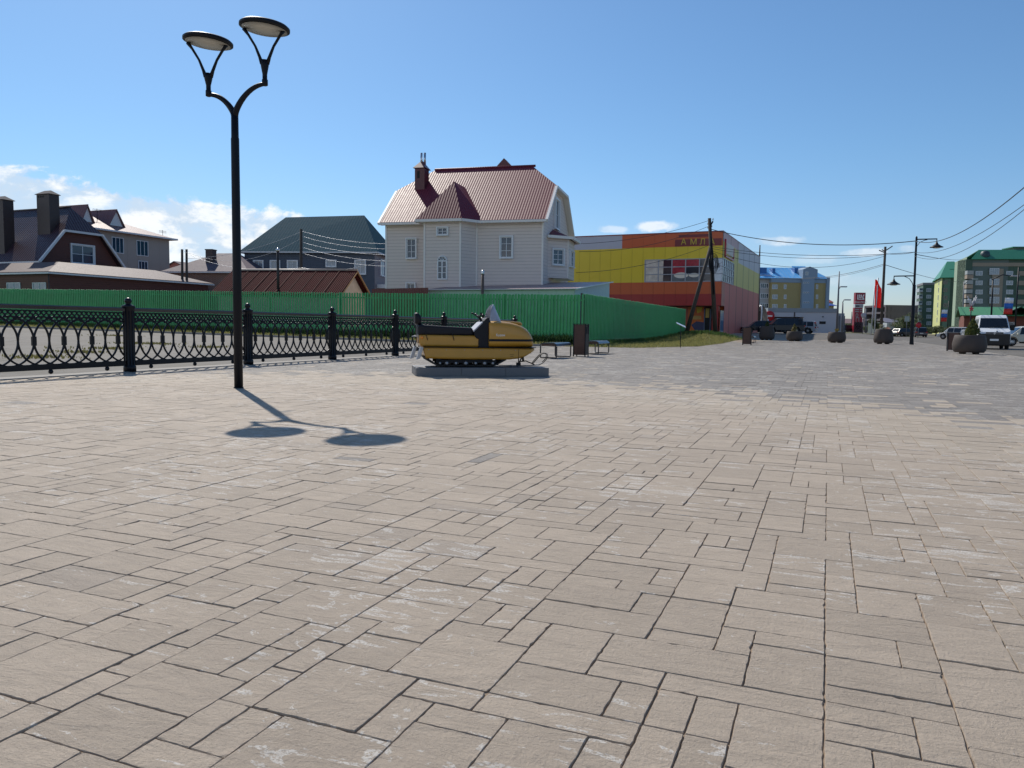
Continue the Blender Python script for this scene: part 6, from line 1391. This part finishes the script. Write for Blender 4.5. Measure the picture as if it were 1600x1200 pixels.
# ---- wires
m_wire = mat('cable_black', (.02, .02, .022), .6); m_wirel = mat('bare_wire', (.45, .46, .48), .4, metal=.5)
def wire(a, b, sag, r, label, m=None, group='overhead wires'):
    pts = [a.lerp(b, i/20)+Vector((0, 0, -4*sag*(i/20)*(1-i/20))) for i in range(21)]; o = MB().tube(pts, r, 5, caps=False).build('wire', m or m_wire); tag(o, label, 'wire', group); return o
LT = gnd(1424, 538.5).y
wire(at(1110, 358, 70), at(1431, 376.5, LT), .75, .032, 'thick cable from the braced wooden pole to the top of the double lamp post')
wire(at(1431, 377, LT), at(1640, 258, 26), .9, .022, 'cable rising from the lamp post top to the right edge, highest of the three')
wire(at(1429.5, 394, LT), at(1640, 290, 26), .75, .014, 'middle cable rising from the lamp post to the right edge')
wire(at(1429, 400, LT), at(1640, 293, 27), 1.05, .014, 'lowest cable rising from the lamp post to the right edge')
wire(at(1110, 385, 70), at(1429.5, 394, LT), .5, .02, 'upper thin wire between the braced pole and the double lamp post')
wire(at(1110, 388, 70), at(1383, 398, 76), .6, .02, 'second thin wire between the braced pole and the slim leaning pole')
wire(at(1112, 392, 70), at(1383, 400, 76), 1.3, .018, 'sagging thin wire between the braced pole and the slim leaning pole')
wire(at(1383, 412, 76), at(1190, 428, 110), 1.0, .022, 'wire falling left from the slim leaning pole towards the blue-roofed block')
wire(at(1383, 414, 76), at(1260, 434, 130), .5, .018, 'lower wire falling left from the slim leaning pole')
wire(at(1383, 396, 76), at(1429.5, 394, LT), .12, .018, 'short wire from the slim leaning pole to the double lamp post')
wire(at(1429, 397, LT), at(1505, 405, 220), .3, .03, 'wire running from the double lamp post to the large green block')
wire(at(1384, 414, 76), at(1500, 440, 225), .5, .03, 'faint wire running right from the slim leaning pole to the green blocks')
wire(at(1106, 345, 70), at(905, 381, 62), .4, .018, 'upper wire from the braced pole across the red band to the cream house')
wire(at(1106, 354, 70), at(905, 393, 62), .6, .018, 'lower wire from the braced pole across the red band to the cream house')
wire(at(1106, 384, 70), at(900, 426, 60), .5, .018, 'thin wire crossing the yellow panels towards the cream house')
for i, (y0, y1, w_) in enumerate(((361, 381, 'highest'), (369, 389, 'second'), (378, 398, 'third'), (386, 408, 'fourth'), (395, 416, 'lowest'))):
    wire(at(471, y0, 74), at(603, y1, 60), .25, .014, w_+' pale wire from the wooden pole across the teal-roofed house', m_wirel)
wire(at(471, 362, 74), at(291, 404, 84), .6, .016, 'upper wire between the twin poles and the pole by the teal-roofed house', m_wirel); wire(at(471, 372, 74), at(285, 391, 84), 1.6, .014, 'sagging wire between the twin poles and the pole by the teal-roofed house', m_wirel); wire(at(291, 396, 84), at(470, 418, 66), .8, .016, 'low pale wire crossing in front of the blue-grey house windows', m_wirel); wire(at(470, 418, 66), at(603, 405, 60), .5, .016, 'pale wire rising right below the blue-grey house windows', m_wirel)

# ================================================================== VEHICLES
m_tyre = mat('tyre', (.015, .015, .016), .8); m_rim = mat('alloy_rim', (.4, .41, .43), .35, metal=.6); m_cg = mat('car_glass', (.012, .015, .022), .08, spec=.5, var=.05); m_lamp = mat('headlight_glass', (.65, .67, .7), .1); m_red = mat('tail_lamp', (.35, .01, .01), .2)
def wheel(t, x, y, r, side):
    w = MB().lathe([(r*.62, -.1), (r*.95, -.11), (r, -.07), (r, .07), (r*.95, .11), (r*.62, .1)], c=(x, y, r), seg=24, ax='y').build('wheel', m_tyre, t)
    MB().lathe([(.03, .115*side), (r*.25, .11*side), (r*.58, .085*side), (r*.63, .10*side)], c=(x, y, r), seg=16, ax='y').build('rim', m_rim, w)
def car(name, label, loc, rz, paint, L=4.6, w=1.85, h=1.72, suv=True, cat='car', group=None):
    """local x forward, wheels on z 0"""
    t = thing(name, label, cat, loc, rz, group); hl = L/2; r = .36 if suv else .32; wb = L*.29; zb = .28; zbelt = h*.57; hw = w/2
    out = [(-hl, zb+.12), (-hl+.04, zbelt-.12), (-hl+.12, zbelt+.0), (hl*.42, zbelt+.02), (hl*.85, zbelt-.14), (hl-.06, zbelt-.3), (hl, zb+.2), (hl-.08, zb)]
    def arch(cx): return [(cx+(r+.07)*math.cos(a), max(zb, r+(r+.07)*math.sin(a))) for a in [math.pi*i/10 for i in range(11)]]
    pts = out + arch(wb*1.02) + arch(-wb) + [(-hl+.08, zb)]
    b = MB(); b.prism(pts, -hw, hw, 'y'); body = b.build('body', paint, t, bevel=.045, bseg=3, auto=False)
    cab = [(-hl+.10, zbelt), (-hl+(.28 if suv else .6), h-.06), (-hl+(.6 if suv else 1.2), h), (hl*.12, h), (hl*.28, h-.06), (hl*.60, zbelt)]
    ins = .16; g = MB(); n = len(cab)
    def yy(z): return hw-.05-ins*(z-zbelt)/(h-zbelt)
    g.loft([[(x, -yy(z), z) for x, z in cab], [(x, yy(z), z) for x, z in cab]], smooth=False); gh_ = g.build('cabin', paint, t, bevel=.03)
    for s in (-1, 1):
        k = .86; wz = lambda z: zbelt+.03+(z-zbelt)*.82; segs = [(-hl*.86, -hl*.52), (-hl*.49, -hl*.06), (-hl*.03, hl*.36)]
        for a, c in segs:
            def top(x): return h-.10
            def lim(x, z):
                f = (z-zbelt)/(h-zbelt); lo = -hl+.10+(.28-.10 if suv else .5)*f+.08; hi = hl*.60-(hl*.60-hl*.28)*f-.08; return min(max(x, lo), hi)
            z0, z1 = zbelt+.04, h-.12; q = [(lim(a, z0), z0), (lim(c, z0), z0), (lim(c, z1), z1), (lim(a, z1), z1)]
            m = MB(); m.hexa([(x, s*(yy(z)-.02), z) for x, z in q]+[(x, s*(yy(z)+.006), z) for x, z in q]); m.build('side_window', m_cg, gh_)
        MB().box(hl*.40, hl*.46, min(s*(hw-.02), s*(hw+.2)), max(s*(hw-.02), s*(hw+.2)), zbelt+.0, zbelt+.14).build('mirror', paint, t, bevel=.02)
        MB().box(hl-.22, hl+.005, min(s*(hw-.42), s*(hw-.03)), max(s*(hw-.42), s*(hw-.03)), zbelt-.34, zbelt-.2).build('headlight', m_lamp, t)
        MB().box(-hl-.005, -hl+.12, min(s*(hw-.3), s*(hw+.004)), max(s*(hw-.3), s*(hw+.004)), zbelt-.22, zbelt-.02).build('tail_light', m_red, t)
        for x in (wb*1.02, -wb): wheel(t, x, s*(hw-.12), r, s)
    m = MB(); z0, z1 = zbelt+.05, h-.10; xf = lambda z: hl*.60-(hl*.32)*(z-zbelt)/(h-zbelt)
    m.hexa([(xf(z)+dx, y*(yy(z)-.08), z) for dx in (-.02, .012) for y, z in ((-1, z0), (1, z0), (1, z1), (-1, z1))]); m.build('windscreen', m_cg, gh_)
    m = MB(); xr = lambda z: -hl+.10+(.18 if suv else .5)*(z-zbelt)/(h-zbelt); m.hexa([(xr(z)+dx, y*(yy(z)-.1), z) for dx in (.02, -.012) for y, z in ((-1, z0), (1, z0), (1, z1), (-1, z1))]); m.build('rear_window', m_cg, gh_)
    MB().box(-.25+0, .25, -hw+.02, hw-.02, .2, .3).build('underbody', m_rub, t)
    MB().box(-hl-.02, -hl+.0, -.26, .26, zb+.32, zb+.43).build('number_plate', m_white, t); MB().box(hl+.0, hl+.02, -.26, .26, zb+.1, zb+.21).build('number_plate', m_white, t); MB().box(hl-.05, hl+.008, -.5, .5, zb+.26, zb+.44).build('grille', m_rub, t)
    return t
pt = lambda n, c: mat(n, c, .3, var=.02, coat=.25)
def cloc(px, py, Y=None):
    if Y is None: g = gnd(px, py); return Vector((g.x, g.y, gh(g.x, g.y)))
    p = at(px, 505, Y); return Vector((p.x, p.y, gh(p.x, p.y)))
car('parked_car', 'dark navy SUV parked in front of the white building, mostly behind the first planter', cloc(1222, 0, 90), R_(176), pt('navy_suv_paint', (.005, .006, .014)), 4.75, 1.9, 1.78)
car('parked_car', 'dark blue car mostly hidden behind the SUV, nearest the pink flank of the shop', cloc(1189, 0, 93), R_(172), pt('blue_black_paint', (.006, .010, .024)), 4.5, 1.8, 1.5, False)
car('parked_car', 'silver-grey car showing its rear behind the second planter', cloc(1247, 0, 94), R_(150), pt('silver_paint', (.33, .36, .41)), 4.4, 1.8, 1.55)
car('parked_car', 'dark estate car seen from behind on the far road, right of the double lamp post', cloc(1437.5, 0, 132), R_(70), pt('plum_paint', (.025, .02, .035)), 4.6, 1.85, 1.65)
car('parked_car', 'white hatchback half hidden behind the right litter bin', cloc(1495, 0, 100), R_(120), pt('white_paint', (.55, .57, .58)), 4.2, 1.75, 1.6)
car('parked_car', 'cream-coloured car at the right edge, behind the white van', cloc(1607, 0, 58), R_(165), pt('cream_paint', (.52, .51, .44)), 4.4, 1.8, 1.5, False)
car('parked_car', 'distant small dark car left of the double lamp post', cloc(1412, 0, 140), R_(20), pt('black_paint', (.012, .012, .014)), 4.2, 1.8, 1.5, False)
car('parked_car', 'dark low car beside the foot of the price pylon', cloc(1327, 0, 150), R_(10), pt('black_paint', (.012, .012, .014)), 4.8, 1.8, 1.5, False)
def box_van():
    p = cloc(1400, 0, 150); t = thing('delivery_van', 'small white box van far off, right of the planter with orange flowers', 'van', p, R_(5)); wp = pt('white_paint', (.55, .57, .58))
    MB().box(-2.4, 1.2, -1, 1, .5, 2.5).build('box_body', wp, t, bevel=.04); MB().prism([(1.22, .4), (2.6, .4), (2.6, 1.1), (2.1, 1.9), (1.22, 1.95)], -.95, .95, 'y').build('cab', wp, t, bevel=.04); MB().prism([(1.5, 1.15), (2.45, 1.15), (2.1, 1.75), (1.5, 1.75)], -.96, .96, 'y').build('side_window', m_cg, t)
    for x in (-1.5, 1.9):
        for s in (-1, 1): wheel(t, x, s*.85, .35, s)
box_van()
def white_van():
    g = cloc(1549, 0, 49.3); t = thing('van', 'white passenger van with a black lower bumper facing the square at the right', 'van', (g.x, g.y, -.04), R_(-27)-math.pi/2); t.scale = (.9, .88, 1.08); wp = pt('van_white', (.72, .74, .76))
    # local x forward
    hw = .97; top = 1.98
    prof = [(2.55, .30), (2.60, .55), (2.60, .85), (2.52, 1.0), (1.95, 1.22), (1.30, 1.82), (1.12, 1.93), (.8, top), (-2.3, top), (-2.42, 1.9), (-2.5, 1.1), (-2.5, .35)]
    def arch(cx, r=.42): return [(cx-r*math.cos(math.pi*i/10), .30+max(0, r*math.sin(math.pi*i/10))+.02) for i in range(11)]
    ring = []
    full = prof + arch(-1.55) + arch(1.65)
    def tw(z): return hw if z < 1.05 else hw-.16*((z-1.05)/(top-1.05))**1.3
    b = MB(); b.loft([[(x, -tw(z), z) for x, z in full], [(x, tw(z), z) for x, z in full]], smooth=False); b.build('body', wp, t, bevel=.05, bseg=3)
    m = MB(); xs = lambda z: 1.95-(z-1.22)*(.65/.60)
    m.hexa([(xs(z)+dx, y*(tw(z)-.075), z) for dx in (-.02, .022) for y, z in ((-1, 1.245), (1, 1.245), (1, 1.80), (-1, 1.80))]); m.build('windscreen', m_cg, t)
    for s in (-1, 1):
        m = MB(); q = [(.55, 1.15), (1.72, 1.22), (1.25, 1.78), (.55, 1.78)]; m.hexa([(x, s*(tw(z)-.03), z) for x, z in q]+[(x, s*(tw(z)+.012), z) for x, z in q]); m.build('side_window', m_cg, t)
        for a, c in ((-1.0, .40), (-2.3, -1.15)): q = [(a, 1.15), (c, 1.15), (c, 1.76), (a, 1.76)]; m = MB(); m.hexa([(x, s*(tw(z)-.03), z) for x, z in q]+[(x, s*(tw(z)+.012), z) for x, z in q]); m.build('side_window', m_cg, t)
        mr = MB(); mr.box(1.45, 1.60, min(s*(hw+.02), s*(hw+.30)), max(s*(hw+.02), s*(hw+.30)), 1.1, 1.42); mr.build('mirror', m_rub, t, bevel=.04)
        h = MB(); h.hexa([(2.30, s*(hw-.40), .98), (2.30, s*(hw+.0), 1.02), (2.62, s*(hw-.08), .80), (2.64, s*(hw-.42), .78), (2.28, s*(hw-.40), 1.08), (2.28, s*(hw-.005), 1.12), (2.50, s*(hw-.08), 1.03), (2.55, s*(hw-.42), .97)]); h.build('headlight', m_lamp, t)
        for x in (-1.55, 1.65): wheel(t, x, s*(hw-.12), .34, s)
    gr = MB(); gr.hexa([(2.58, -hw+.02, .26), (2.58, hw-.02, .26), (2.20, hw+.02, .26), (2.20, -hw-.02, .26), (2.66, -hw+.05, .90), (2.66, hw-.05, .90), (2.40, hw+.02, .90), (2.40, -hw-.02, .90)]); gr.build('bumper', mat('black_plastic', (.02, .02, .022), .5), t, bevel=.03)
    gl = MB(); gl.box(2.60, 2.66, -.52, .52, .91, .99); gl.build('grille', mat('black_plastic', (.02, .02, .022), .5), t); MB().box(2.62, 2.675, -.58, .58, .895, .908).build('chrome_strip', m_rim, t)
    MB().prism([(0, 1.02), (.07, .93), (0, .84), (-.07, .93)], 2.675, 2.69, 'x').build('badge', m_rim, t)
    pl = MB().box(2.66, 2.69, -.26, .26, .50, .61).build('number_plate', m_white, t); MB().box(2.38, 2.45, .1, .2, 1.02, 1.07).build('washer_nozzle', m_rub, t)
    MB().box(-2.4, 2.5, -hw+.2, hw-.2, .22, .32).build('underbody', m_rub, t)
    wp2 = MB(); wp2.tube([(2.0, -.3, 1.24), (1.86, .35, 1.36)], .012, 4); wp2.tube([(2.0, .35, 1.24), (1.86, .8, 1.34)], .012, 4); wp2.build('wiper', m_rub, t)
white_van()

# ================================================================== FAR TREES
def tree(px, Y, pyt, w, label, seed, m=None, pyb=519):
    p = cloc(px, 0, Y); t = thing('tree', label, 'tree', p); rg = random.Random(seed); h = at(px, pyt, Y).z-p.z; tr = MB(); tr.tube([(0, 0, -.2), (.1, 0, h*.4), (0, .1, h*.85)], [.16, .11, .03], 8)
    for k in range(6): a = k*1.05+seed; z0 = h*(.3+.08*k); tr.tube([(0, 0, z0), (w*.3*math.cos(a), w*.3*math.sin(a), z0+h*.12), (w*.45*math.cos(a), w*.45*math.sin(a), z0+h*.24)], [.06, .04, .015], 5)
    tr.build('trunk', m_bark, t); c = MB()
    for k in range(11): a = rg.random()*6.28; q = rg.random()**.5*w*.36; zc = h*rg.uniform(.38, .86); leaves(c, (q*math.cos(a), q*math.sin(a), zc), (w*.2, w*.2, h*.13), 240, .14, rg)
    c.build('crown', m or m_tree, t)
m_tree = grass_mat('tree_leaves', (.035, .06, .018), (.08, .11, .03))
tree(1412, 145, 487, 5.5, 'bushy green tree left of the double lamp post', 1); tree(1421, 150, 486, 5.0, 'green tree directly behind the double lamp post', 2); tree(1403, 150, 503, 5, 'low yellowish bush behind the small white box van', 3, m_leafy)
tree(1369, 170, 495, 3.4, 'dark narrow tree between the flagpoles and the leaning pole', 4); tree(1391, 180, 505, 7, 'low wide bush in front of the low grey building', 5); tree(1325, 190, 505, 6, 'round dark bush by the grey annex', 6)
tree(1473, 165, 508, 5, 'dark bush at the foot of the lime-flanked block', 7); tree(1463, 170, 510, 5, 'green bush between the dark estate car and the lime-flanked block', 8); tree(1485, 160, 512, 4, 'small bush just left of the white hatchback', 9); tree(1358, 230, 509, 7, 'distant low bush right of the price pylon', 10)
